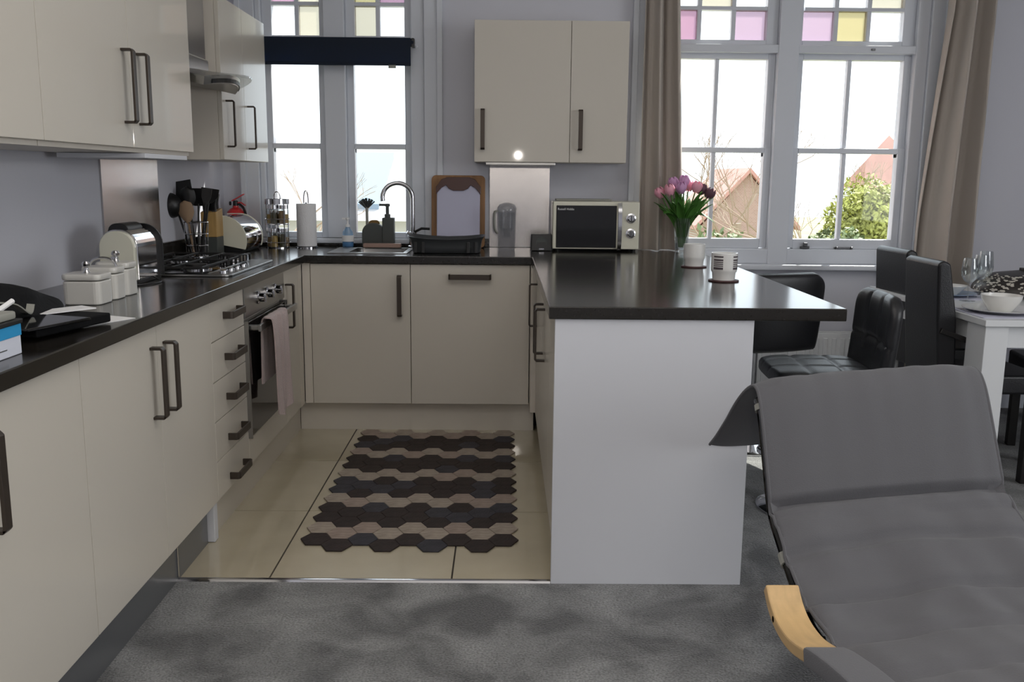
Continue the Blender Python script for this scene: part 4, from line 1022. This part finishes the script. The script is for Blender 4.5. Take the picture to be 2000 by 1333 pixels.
# ================================================================ BAR STOOLS
def tufted(w0, w1, d, z0, th, nx, ny, puff):
    # padded slab in local coords: x across width, y depth (0=front .. d=back)
    return None
def stool(label, loc, rz):
    """local frame: faces +y, seat centre at origin"""
    t = thing('bar_stool', label, 'bar stool', loc, 'black bar stools', rz)
    ORG[t.name] = Vector((0, 0, 0))
    obj('base', MB().lathe([(.2, 0), (.2, .006), (.185, .014), (.06, .03), (.03, .045), (.0, .046)], (0, 0, .0), 40), 'chrome', t, smooth=True)
    obj('column', MB().lathe([(.03, .04), (.03, .30), (.024, .302), (.024, .53)], (0, 0, 0), 20), 'chrome', t, smooth=True)
    obj('footrest', MB().tube(bez((-.025, .02, .27), (-.22, .26, .22), (.22, .26, .22), (.025, .02, .27), 16), .011, 10), 'chrome', t, smooth=True)
    obj('gas_lever', MB().tube([(0, 0, .52), (.12, -.02, .51), (.17, -.03, .5)], .006, 8), 'chrome', t, smooth=True)
    obj('seat_plate', MB().box(-.1, .1, -.1, .1, .522, .54), 'black', t)
    W, D, zt = .205, .20, .60
    def seat_top(a, b_):
        # a,b_ in [-1,1]
        e = (max(0, 1-abs(a)**5)*max(0, 1-abs(b_)**5))**.35
        g = 1
        for q in (-.33, .33):
            g *= 1-.55*math.exp(-((a-q)/.055)**2); g *= 1-.55*math.exp(-((b_-q)/.055)**2)
        return zt-.035+.035*e*(.62+.38*g)
    def fn(u, v):
        a, b_ = 2*u-1, 2*v-1
        wd = W*(1.02-.10*b_); ca = a*math.sqrt(1-.12*b_*b_*abs(b_)); cb = b_*math.sqrt(1-.14*a*a*abs(a))
        return (ca*wd, cb*D, seat_top(a, b_))
    def fb(u, v):
        p = fn(u, v); a, b_ = 2*u-1, 2*v-1
        return (p[0], p[1], .545-.0*(a*a+b_*b_))
    n = 44
    b = MB(); A = [[fn(i/n, j/n) for j in range(n+1)] for i in range(n+1)]; B_ = [[fb(i/n, j/n) for j in range(n+1)] for i in range(n+1)]
    Wd = n+1; v = [p for r in A for p in r]+[p for r in B_ for p in r]; o = Wd*Wd
    f = [(i*Wd+j, (i+1)*Wd+j, (i+1)*Wd+j+1, i*Wd+j+1) for i in range(n) for j in range(n)]+[(o+i*Wd+j, o+i*Wd+j+1, o+(i+1)*Wd+j+1, o+(i+1)*Wd+j) for i in range(n) for j in range(n)]
    for i in range(n):
        f += [(i*Wd, o+i*Wd, o+(i+1)*Wd, (i+1)*Wd), (i*Wd+n, (i+1)*Wd+n, o+(i+1)*Wd+n, o+i*Wd+n), (i, i+1, o+i+1, o+i), (n*Wd+i, o+n*Wd+i, o+n*Wd+i+1, n*Wd+i+1)]
    b.add(v, f)
    obj('seat', b, 'leather2', t, smooth=True, angle=50)
    # backrest: padded panel rising from the rear of the seat (y=-D)
    def bp(u, v, side):
        a = 2*u-1
        wv = .225*(1-.05*(1-v))*(1 if v < .8 else math.sqrt(max(.0, 1-((v-.8)/.2)**2.6*.32)))
        x = a*wv; z = .505+v*.375-.02*max(0, abs(a)-.75)**2*16*(v > .5)
        yb = -D-.022-.016*v+.012*(1-v)**4+.03*a*a*(1-.3*v)
        g = 1
        for q in (-.34, .34): g *= 1-.6*math.exp(-((a-q)/.05)**2)*(v > .40)
        g *= 1-.7*math.exp(-((v-.52)/.03)**2)
        e = (max(0, 1-abs(a)**6)*max(0, 1-abs(2*v-1)**8))**.4
        return (x, yb+(.03*e*(.5+.5*g) if side else -.035*e**.8), z)
    m1, m2 = 40, 36
    b = MB(); v = []
    for s in (1, 0):
        for i in range(m1+1):
            for j in range(m2+1): v.append(bp(i/m1, j/m2, s))
    Wd = m2+1; o = (m1+1)*Wd
    f = [(i*Wd+j, (i+1)*Wd+j, (i+1)*Wd+j+1, i*Wd+j+1) for i in range(m1) for j in range(m2)]+[(o+i*Wd+j, o+i*Wd+j+1, o+(i+1)*Wd+j+1, o+(i+1)*Wd+j) for i in range(m1) for j in range(m2)]
    b.add(v, f)
    o = obj('backrest', b, 'leather', t, smooth=True, angle=50)
    bm = bmesh.new(); bm.from_mesh(o.data); bmesh.ops.remove_doubles(bm, verts=bm.verts[:], dist=.0005); bmesh.ops.recalc_face_normals(bm, faces=bm.faces); bm.to_mesh(o.data); bm.free()
    return t
stool('black tufted bar stool in front, between peninsula and dining chairs', (1.225, 3.53, .0005), rad(86))
stool('black bar stool farther back under the worktop, its back to the room', (1.22, 4.42, .0005), rad(18))

# ================================================================ DINING SET
def dining_chair(label, loc, rz, arm=False):
    """local: faces +x, seat front at +x; origin at floor under the backrest"""
    t = thing('dining_chair', label, 'chair', loc, 'black dining chairs', rz)
    ORG[t.name] = Vector((0, 0, 0))
    b = MB().prism([(-.055, .40), (.02, .40), (.0, .72), (-.045, .957), (-.075, .972), (-.10, .957), (-.085, .72)], 'y', -.165, .165)
    obj('backrest', b, 'leather', t, bevel=.012, bseg=3)
    obj('seat', MB().prism(rrect(-.03, .40, -.19, .19, .03), 'z', .40, .485), 'leather', t, bevel=.014, bseg=3)
    for sx in (0, 1):
        for sy in (-1, 1):
            x = .355 if sx else -.02; y = sy*.16
            obj('leg', MB().prism([(x-.02, y-.02), (x+.02, y-.02), (x+.02, y+.02), (x-.02, y+.02)], 'z', 0, .405) if sx else MB().sweep([(x-.03, y, 0), (x, y, .41)], rect(.036, .036)), 'darkwood', t, bevel=.003)
    if arm:
        for sy in (-1,):
            y = sy*.165
            obj('armrest', MB().sweep([(-.07, y, .675), (.03, y, .64), (.06, y, .625), (.068, y, .61), (.068, y, .48)], rect(.026, .022)), 'darkwood', t, bevel=.003)
    return t
dining_chair('black high-backed dining chair at the near side of the white table', (1.925, 4.02, .0005), rad(0), True)
dining_chair('black high-backed dining chair farther back by the window', (2.045, 4.64, .0005), rad(4))
dining_chair('black dining chair on the right under the table, cut by the frame', (2.86, 4.22, .0005), rad(168))
t = thing('dining_table', 'white lacquered dining table with thick square legs', 'table', (2.5, 4.3, .0005))
obj('tabletop', MB().box(1.947, 3.05, 3.665, 4.87, .722, .748), 'whitetable', t, bevel=.002)
b = MB().box(1.975, 3.02, 3.70, 3.72, .63, .722).box(1.975, 3.02, 4.815, 4.835, .63, .722).box(1.975, 1.995, 3.72, 4.815, .63, .722).box(3.0, 3.02, 3.72, 4.815, .63, .722)
obj('apron', b, 'whitetable', t)
for x0 in (1.957, 2.945):
    for y0 in (3.68, 4.70): obj('leg', MB().box(x0, x0+.095, y0, y0+.15, .0005, .722), 'whitetable', t, bevel=.002)
ZTB = .7485
obj('placemat', MB().prism(rrect(1.965, 2.36, 3.72, 4.02, .005), 'z', ZTB, ZTB+.003), 'placemat', label='pale placemat at the near end of the dining table', cat='placemat')
obj('placemat', MB().prism(rrect(2.0, 2.42, 4.30, 4.62, .005), 'z', ZTB, ZTB+.003), 'placemat', label='pale placemat farther back on the dining table', cat='placemat')
t = thing('plate', 'large white dinner plate under the white bowl', 'plate', (2.12, 3.885, ZTB+.003))
obj('dish', MB().lathe([(0, 0), (.09, 0), (.15, .016), (.152, .019), (.145, .019), (.088, .005), (0, .004)], (2.12, 3.885, ZTB+.0032), 40), 'ceramic', t, smooth=True)
t = thing('bowl', 'white bowl standing on the dinner plate', 'bowl', (2.12, 3.885, .756))
obj('dish', MB().lathe([(0, 0), (.045, 0), (.05, .004), (.078, .05), (.082, .07), (.079, .07), (.074, .05), (.045, .008), (0, .006)], (2.12, 3.885, ZTB+.0078), 40), 'ceramic', t, smooth=True)
t = thing('plate', 'blue-grey side plate by the far placemat', 'plate', (2.17, 4.46, ZTB))
obj('dish', MB().lathe([(0, 0), (.07, 0), (.125, .013), (.127, .016), (.12, .016), (.068, .005), (0, .004)], (2.17, 4.46, ZTB+.0035), 36), 'greyplate', t, smooth=True)
t = thing('bowl', 'pale bowl on the blue-grey side plate by the window', 'bowl', (2.17, 4.46, .757))
obj('dish', MB().lathe([(0, 0), (.04, 0), (.07, .03), (.088, .045), (.085, .045), (.067, .033), (.04, .006), (0, .005)], (2.17, 4.46, ZTB+.0085), 32), 'ceramic', t, smooth=True)
def wineglass(label, x, y, s):
    t = thing('wine_glass', label, 'wine glass', (x, y, ZTB), 'wine glasses on the dining table')
    z = ZTB+.0005
    obj('foot', MB().lathe([(.034, 0), (.034, .002), (.006, .007), (.004, .012)], (x, y, z), 28), 'glass', t, smooth=True)
    obj('stem', MB().lathe([(.004, .012), (.0035, .05), (.005, .085)], (x, y, z), 12), 'glass', t, smooth=True)
    obj('bowl', MB().lathe([(.004, .083), (.02, .092), (.034, .115), (.038, .14), (.034, .175), (.029, .20*s), (.028, .20*s), (.033, .175), (.0365, .14), (.033, .117), (.019, .095), (.0, .087)], (x, y, z), 32), 'glass', t, smooth=True)
wineglass('clear wine glass in front on the dining table', 2.17, 4.27, 1)
wineglass('clear wine glass behind, nearer the patterned bowl', 2.29, 4.40, 1.03)
wineglass('tallest clear wine glass at the back right of the three', 2.36, 4.50, 1.08)
t = thing('table_fork', 'fork lying on the near placemat beside the plate', 'fork', (1.99, 3.90, ZTB+.003))
obj('fork', MB().box(1.986, 1.994, 3.86, 3.95, ZTB+.0035, ZTB+.006).box(1.981, 1.999, 3.95, 3.965, ZTB+.0035, ZTB+.006).box(1.981, 1.984, 3.965, 3.99, ZTB+.0035, ZTB+.006).box(1.9885, 1.9915, 3.965, 3.99, ZTB+.0035, ZTB+.006).box(1.996, 1.999, 3.965, 3.99, ZTB+.0035, ZTB+.006), 'chrome', t)
# patterned bowl of mosaic pieces
PXB, PYB = 2.57, 4.52
t = thing('mosaic_bowl', 'dark bowl covered in pearly mosaic flecks on the dining table', 'bowl', (PXB, PYB, ZTB))
def mb_r(h): return .235*math.sqrt(max(0, 1-((h-.02)/.105)**2)) if h > .02 else .12+.115*h/.02
prof = [(0, .0005), (.12, .0005)]+[(mb_r(.0005+.0115*k), .0005+.0115*k) for k in range(1, 10)]+[(.03, .122), (0, .123)]
obj('shell', MB().lathe(prof, (PXB, PYB, ZTB), 40), 'mosaic', t, smooth=True)
obj('knob', MB().box(PXB-.02, PXB+.02, PYB-.02, PYB+.02, ZTB+.12, ZTB+.135), 'mosaic', t, bevel=.003)
rng = random.Random(11); first = None
for k in range(280):
    h = .012+.095*rng.random()**.9; a = rng.uniform(pi*.95, pi*1.95); r = mb_r(h)
    dh = .002; nr = Vector((dh, 0, -(mb_r(h+dh)-r))).normalized()
    n = Vector((nr.x*cos(a), nr.x*sin(a), nr.z)); p = Vector((r*cos(a), r*sin(a), h))+n*.0005
    if first is None:
        hexv = [(.006*cos(q), .006*sin(q)) for q in [i*pi/3 for i in range(6)]]
        first = obj('fleck', MB().prism(hexv, 'z', -.001, .0015), 'mosaicl', t)
        for v in first.data.vertices: v.co += ORG[t.name]
        o = first
    else: o = inst(first, 'fleck', t, (0, 0, 0))
    o.location = p; o.rotation_euler = n.to_track_quat('Z', 'Y').to_euler(); s = rng.uniform(.6, 1.3); o.scale = (s*1.3, s*.8, 1)

# ================================================================ LOUNGE CHAIR
LP = [(.640, 2.745, .495), (.644, 2.69, .535), (.648, 2.60, .605), (.652, 2.50, .690), (.657, 2.405, .752), (.66, 2.345, .768), (.66, 2.295, .735), (.66, 2.24, .652), (.66, 2.193, .574), (.66, 2.149, .51),
      (.66, 2.063, .465), (.66, 1.977, .427), (.66, 1.879, .398), (.66, 1.778, .389), (.66, 1.634, .406), (.66, 1.47, .441), (.66, 1.3, .475), (.66, 1.12, .487), (.66, 1.02, .455), (.66, .985, .37)]
LPATH = catmull(LP, 8)
NL = len(LPATH)-1
def lpt(u, v, lift=0):
    i = u*NL; k = min(int(i), NL-1); p = LPATH[k].lerp(LPATH[k+1], i-k)
    t = (LPATH[min(k+2, NL)]-LPATH[max(k-1, 0)]).normalized(); n = Vector((1, 0, 0)).cross(t)
    if n.z < 0 and u > .3: n = -n
    n = Vector((0, -t.z, t.y)); n = n if t.y < 0 and False else -n if t.y > 0 else n
    n = Vector((0, t.z, -t.y))
    k2 = .045*v
    x = p.x+(1.237-.66+.012*(1-u))*v; y = p.y+.025*v; z = p.z+k2
    return Vector((x, y, z)), n.normalized()
SEAM = [9/19, 10.65/19, 12.2/19, 13.7/19, 15.0/19, 16.2/19]
def cushion_top(u, v):
    p, n = lpt(u, v)
    a = 2*v-1
    puff = .016*(1-a**6)
    # curved seams: later seams bow upward across the width
    d = 0
    for k, s in enumerate(SEAM):
        sv = s-(.016*sin(pi*v) if k == 1 else .004*sin(pi*v))
        wdt = .0075 if k != 1 else .010
        d += math.exp(-((u-sv)/wdt)**2)*(.024 if k == 0 else .017)
    bumpz = 0
    if u > .5:
        q = Vector((v*5+u*3, u*9-v*2.0, 1.7)); bumpz = .015*noise.noise(q*.9)+.005*noise.noise(Vector((v*9-u*6, u*7+v*3, 4.2)))
        # creases fanning in from the side near the arm
        bumpz += .0085*sin((v*15+(u-.62)*22)+1.5*noise.noise(q))*math.exp(-((u-.69)/.10)**2)*(.3+.7*(1-v))
    elif u > .24:
        bumpz = .0025*noise.noise(Vector((v*14, u*4, 2.2)))+.002*sin(v*46+1.5*noise.noise(Vector((v*3, u*6, 0))))*max(0, (v-.55)/.45)
    else: bumpz = .004*noise.noise(Vector((v*6, u*14, 5)))
    return p+n*(puff-d+bumpz)
t = thing('lounge_chair', 'grey fabric lounge chair with bent wood arm in the right foreground', 'lounge chair', (.95, 1.7, .0005))
th = .028
nu, nv = 170, 60
def shell():
    T, Bm = [], []
    for i in range(nu+1):
        for j in range(nv+1):
            u, v = i/nu, j/nv
            T.append(cushion_top(u, v))
            p, n = lpt(u, v); e = (1-(2*v-1)**8)
            Bm.append(p-n*(.004+th*e*(1 if u > .26 else .45)))
    W_ = nv+1; o = len(T); v = T+Bm
    f = [(i*W_+j, (i+1)*W_+j, (i+1)*W_+j+1, i*W_+j+1) for i in range(nu) for j in range(nv)]
    f += [(o+i*W_+j, o+i*W_+j+1, o+(i+1)*W_+j+1, o+(i+1)*W_+j) for i in range(nu) for j in range(nv)]
    for i in range(nu): f += [(i*W_, o+i*W_, o+(i+1)*W_, (i+1)*W_), (i*W_+nv, (i+1)*W_+nv, o+(i+1)*W_+nv, o+i*W_+nv)]
    for j in range(nv): f += [(j, j+1, o+j+1, o+j), (nu*W_+j, o+nu*W_+j, o+nu*W_+j+1, nu*W_+j+1)]
    return MB().add(v, f)
obj('cushion_cover', shell(), 'fabric', t, smooth=True, angle=70)
# piping along both sides
for v in (0.0, 1.0):
    obj('piping', MB().tube([cushion_top(i/90, v)-Vector((.0, 0, .003)) for i in range(91)], .0045, 8), 'fabric', t, smooth=True)
# dark tube frame below the cushion
def under(u, v, dz):
    p, n = lpt(u, v); return p-n*dz
for v in (.03, .97):
    fr = obj('side_frame', MB().tube([under(.25+.72*i/60, v, .045)+Vector((-.006 if v < .5 else .006, 0, 0)) for i in range(61)], .011, 10), 'blackgloss', t, smooth=True, label='dark glossy side tube')
    for u in (.30, .535):
        p = under(u, v, .045)+Vector((-.006 if v < .5 else .006, 0, 0)); q = under(u+.018, v, .045)+Vector((-.006 if v < .5 else .006, 0, 0))
        obj('clip', MB().tube([p, q], .015, 10), 'greyplastic', fr, smooth=True)
for u in (.27, .5, .7, .95):
    obj('cross_tube', MB().tube([under(u, .03, .05), under(u, .97, .05)], .009, 8), 'black', t, smooth=True)
# bent plywood arms with grey sleeves, cantilever legs
for s in (0, 1):
    ax = .606 if not s else 1.30; dz = 0 if not s else .045
    pts = catmull([(ax, 1.872, .428), (ax, 1.83, .400), (ax, 1.775, .386), (ax, 1.70, .389), (ax, 1.62, .410), (ax, 1.53, .44), (ax, 1.35, .48), (ax, 1.1, .50), (ax, .95, .495)], 6)
    pts = [Vector((p.x, p.y, p.z+dz)) for p in pts]
    def strip(P, w_, th_):
        b = MB(); v = []
        for i in range(len(P)):
            tt = (P[min(i+1, len(P)-1)]-P[max(i-1, 0)]).normalized(); n = Vector((0, tt.z, -tt.y))
            for a, q in ((-1, -1), (1, -1), (1, 1), (-1, 1)): v.append(P[i]+Vector((a*w_/2, 0, 0))+n*(q*th_/2))
        m_ = len(P)
        f = [(i*4+q, i*4+(q+1) % 4, i*4+4+(q+1) % 4, i*4+4+q) for i in range(m_-1) for q in range(4)]+[(3, 2, 1, 0), tuple((m_-1)*4+q for q in range(4))]
        return b.add(v, f)
    ar = obj('arm', strip(pts, .072, .026), 'ply', t, bevel=.004, label='bent birch plywood arm')
    i0 = [i for i, p in enumerate(pts) if p.y < 1.605][0]
    obj('arm_sleeve', strip(pts[i0:], .082, .036), 'fabric', ar, bevel=.006)
    obj('bolt', MB().lathe([(.007, 0), (.007, .004), (.004, .006), (0, .006)], (ax-.036, 1.80, .390+dz), 12, 'x'), 'chrome', ar, smooth=True)
    obj('arm_bracket', MB().tube([(ax, 1.76, .38+dz), (ax+(.06 if not s else -.06), 1.76, .365+dz)], .008, 8), 'black', ar, smooth=True)
    leg = catmull([(ax, .97, .485+dz), (ax, .86, .42+dz), (ax, .84, .25), (ax, .87, .07), (ax, .98, .0195), (ax, 1.25, .014), (ax, 1.55, .014)], 6)
    obj('leg', strip(leg, .066, .026), 'ply', t, bevel=.003)
obj('rear_stretcher', MB().tube([(.606, 1.5, .03), (1.30, 1.5, .03)], .011, 8), 'black', t, smooth=True)

# ================================================================ OUTSIDE
struct('sun_block_pier', MB().box(.08, .42, YW+.3, 7.9, -3.4, 4.2), 'brick', 'added brick pier between the two windows, blocking sun from the sink window')  # unseen pier, added only to keep direct sun out of the sink window
GZ = -3.4
obj('ground', MB().box(-60, 60, 5.8, 120, GZ-.2, GZ), 'grass', kind='structure', label='garden ground outside the windows')
obj('road', MB().box(-60, 60, 20, 25, GZ, GZ+.02), 'road', kind='structure', label='pale road outside the windows')
def house(label, x0, x1, y0, y1, ze, zr, ridge_x, wall, roof, name='house'):
    t = thing(name, label, 'house', ((x0+x1)/2, (y0+y1)/2, GZ))
    obj('wall', MB().box(x0, x1, y0, y1, GZ, ze), wall, t)
    if ridge_x:
        ym = (y0+y1)/2; b = MB().prism([(y0-.3, ze-.1), (y1+.3, ze-.1), (ym, zr)], 'x', x0-.3, x1+.3)
    else:
        xm = (x0+x1)/2; obj('gable', MB().prism([(x0, ze), (x1, ze), (xm, zr-.15)], 'y', y0+.02, y1-.02), wall, t)
        b = MB().prism([(x0-.3, ze-.1), (xm, zr-.1), (x1+.3, ze-.1), (x1+.3, ze+.1), (xm, zr+.12), (x0-.3, ze+.1)], 'y', y0-.3, y1+.3)
    rf = obj('roof', b, roof, t)
    nwin = max(1, int((x1-x0)/2.6))
    for k in range(nwin):
        wx = x0+(k+.5)*(x1-x0)/nwin
        wn = obj('window', MB().box(wx-.55, wx+.55, y0-.05, y0+.02, ze-2.1, ze-.8), 'paint', t)
        obj('pane', MB().box(wx-.45, wx+.45, y0-.06, y0-.045, ze-2.0, ze-.9), 'solar', wn)
    return t, rf
h1, rf = house('pale house with a solar panel on its roof beyond the sink window', -6.5, -1.3, 14, 20, .75, 1.95, True, 'render', 'roof')
def roofslab(x0, x1, s0, s1, off):
    # on the near roof slope: from (y=13.7,z=.1) to (17, 2.15)
    P = lambda s: (13.7+(17-13.7)*s, .65+1.3*s)
    (ya, za), (yb, zb) = P(s0), P(s1)
    return MB().add([(x0, ya, za+off), (x1, ya, za+off), (x1, yb, zb+off), (x0, yb, zb+off), (x0, ya, za), (x1, ya, za), (x1, yb, zb), (x0, yb, zb)],
                    [(0, 1, 2, 3), (7, 6, 5, 4), (0, 4, 5, 1), (1, 5, 6, 2), (2, 6, 7, 3), (3, 7, 4, 0)])
obj('solar_panel', roofslab(-2.55, -1.9, .12, .75, .08), 'solar', rf)
h2, rf2 = house('red brick gabled house beyond the dining window', 9.5, 14.0, 45, 52, -1.0, 1.75, False, 'brick', 'redroof')
house('tall brick house at the right edge of the dining window', 10.5, 15.5, 22, 28, 1.2, 2.5, True, 'brick', 'redroof')
house('distant pale terrace across the road', -16, -7.5, 30, 37, .2, 2.4, True, 'render', 'redroof')
house('distant brick terrace between the two sash windows', -5, 5.2, 36, 43, -.2, 2.2, True, 'brick', 'roof')
def shrub(label, c, r, m, n, seed, leaf=.13, name='shrub'):
    rg = random.Random(seed); t = thing(name, label, 'shrub', (c[0], c[1], GZ))
    obj('trunk', MB().tube([(c[0], c[1], GZ), (c[0]+.1, c[1], c[2]-r[2]*.3), (c[0], c[1], c[2])], .09, 7), 'bark', t, smooth=True)
    b = MB()
    for k in range(n):
        d = Vector((rg.gauss(0, 1), rg.gauss(0, 1), rg.gauss(0, 1))).normalized(); q = rg.random()**.33
        lump = 1+.25*noise.noise(d*2.3+Vector((seed, 0, 0)))
        p = Vector((c[0]+d.x*r[0]*q*lump, c[1]+d.y*r[1]*q*lump, c[2]+d.z*r[2]*q*lump))
        if p.z < GZ+.05: continue
        a = Vector((rg.gauss(0, 1), rg.gauss(0, 1), rg.gauss(0, 1))).normalized(); s = a.cross(d+Vector((.01, .02, .03))).normalized()
        L_ = leaf*rg.uniform(.6, 1.3)
        b.add([p-a*L_, p+s*L_*.45, p+a*L_, p-s*L_*.45], [(0, 1, 2, 3)])
    obj('foliage', b, m, t, kind='stuff', recalc=False)
shrub('yellow-green leafy shrub outside the dining window', (4.93, 12.6, .62), (.58, .6, .72), 'bush1', 7000, 2, .042)
shrub('darker green bush at the foot of the yellow shrub outside', (4.12, 11.3, .33), (.46, .46, .38), 'bush2', 3000, 5, .045)
shrub('pale hedge bush left of the yellow shrub outside', (3.6, 15.5, -.3), (.9, .7, .8), 'bush2', 1500, 9, .08)
def bare_tree(label, x, y, h, seed):
    rg = random.Random(seed); t = thing('bare_tree', label, 'tree', (x, y, GZ))
    tr = MB(); br = MB()
    top = Vector((x, y, GZ+h))
    tr.tube([(x, y, GZ), (x+.05, y, GZ+h*.4), (x, y, GZ+h*.75)], .1, 7)
    def rec(p, d, l, r, k):
        e = p+d*l; br.tube([p, p.lerp(e, .5)+Vector((rg.uniform(-1, 1), 0, rg.uniform(-1, 1)))*l*.06, e], r, 5)
        if k:
            for _ in range(3):
                rec(e, (d+Vector((rg.uniform(-.8, .8), rg.uniform(-.8, .8), rg.uniform(-.1, .6)))).normalized(), l*.68, r*.55, k-1)
    for q in range(5): rec(Vector((x, y, GZ+h*(.38+.08*q))), Vector((rg.uniform(-1, 1), rg.uniform(-.6, .6), rg.uniform(.3, 1))).normalized(), h*.2, .028, 4)
    obj('trunk', tr, 'bark', t, smooth=True); obj('branches', br, 'bark', t, smooth=True)
bare_tree('bare winter tree in the left pane of the dining window', 4.3, 17.2, 5.2, 1)
bare_tree('slim bare tree beside the brick gable outside', 5.0, 15.0, 4.6, 6)
bare_tree('bare tree by the pale house outside the sink window', -3.4, 11.2, 4.6, 3)
t = thing('parked_car', 'dark parked car on the road outside', 'car', (7.7, 21.8, GZ+.02))
obj('body', MB().prism([(5.6, GZ+.3), (9.8, GZ+.3), (9.8, GZ+.8), (9.0, GZ+.95), (8.4, GZ+1.45), (6.8, GZ+1.45), (6.2, GZ+.95), (5.6, GZ+.85)], 'y', 21, 22.7), 'carbody', t, bevel=.08)
obj('glass', MB().prism([(6.35, GZ+.95), (8.85, GZ+.95), (8.35, GZ+1.4), (6.85, GZ+1.4)], 'y', 20.98, 22.72), 'solar', t)
for x in (6.4, 9.0):
    for y in (21.05, 22.5): obj('wheel', MB().lathe([(.31, 0), (.31, .18), (.2, .19), (0, .19)], (x, y-.05, GZ+.33), 20, 'y'), 'black', t, smooth=True)
for o in bpy.data.objects:
    if '_rot' in o.keys(): del o['_rot']
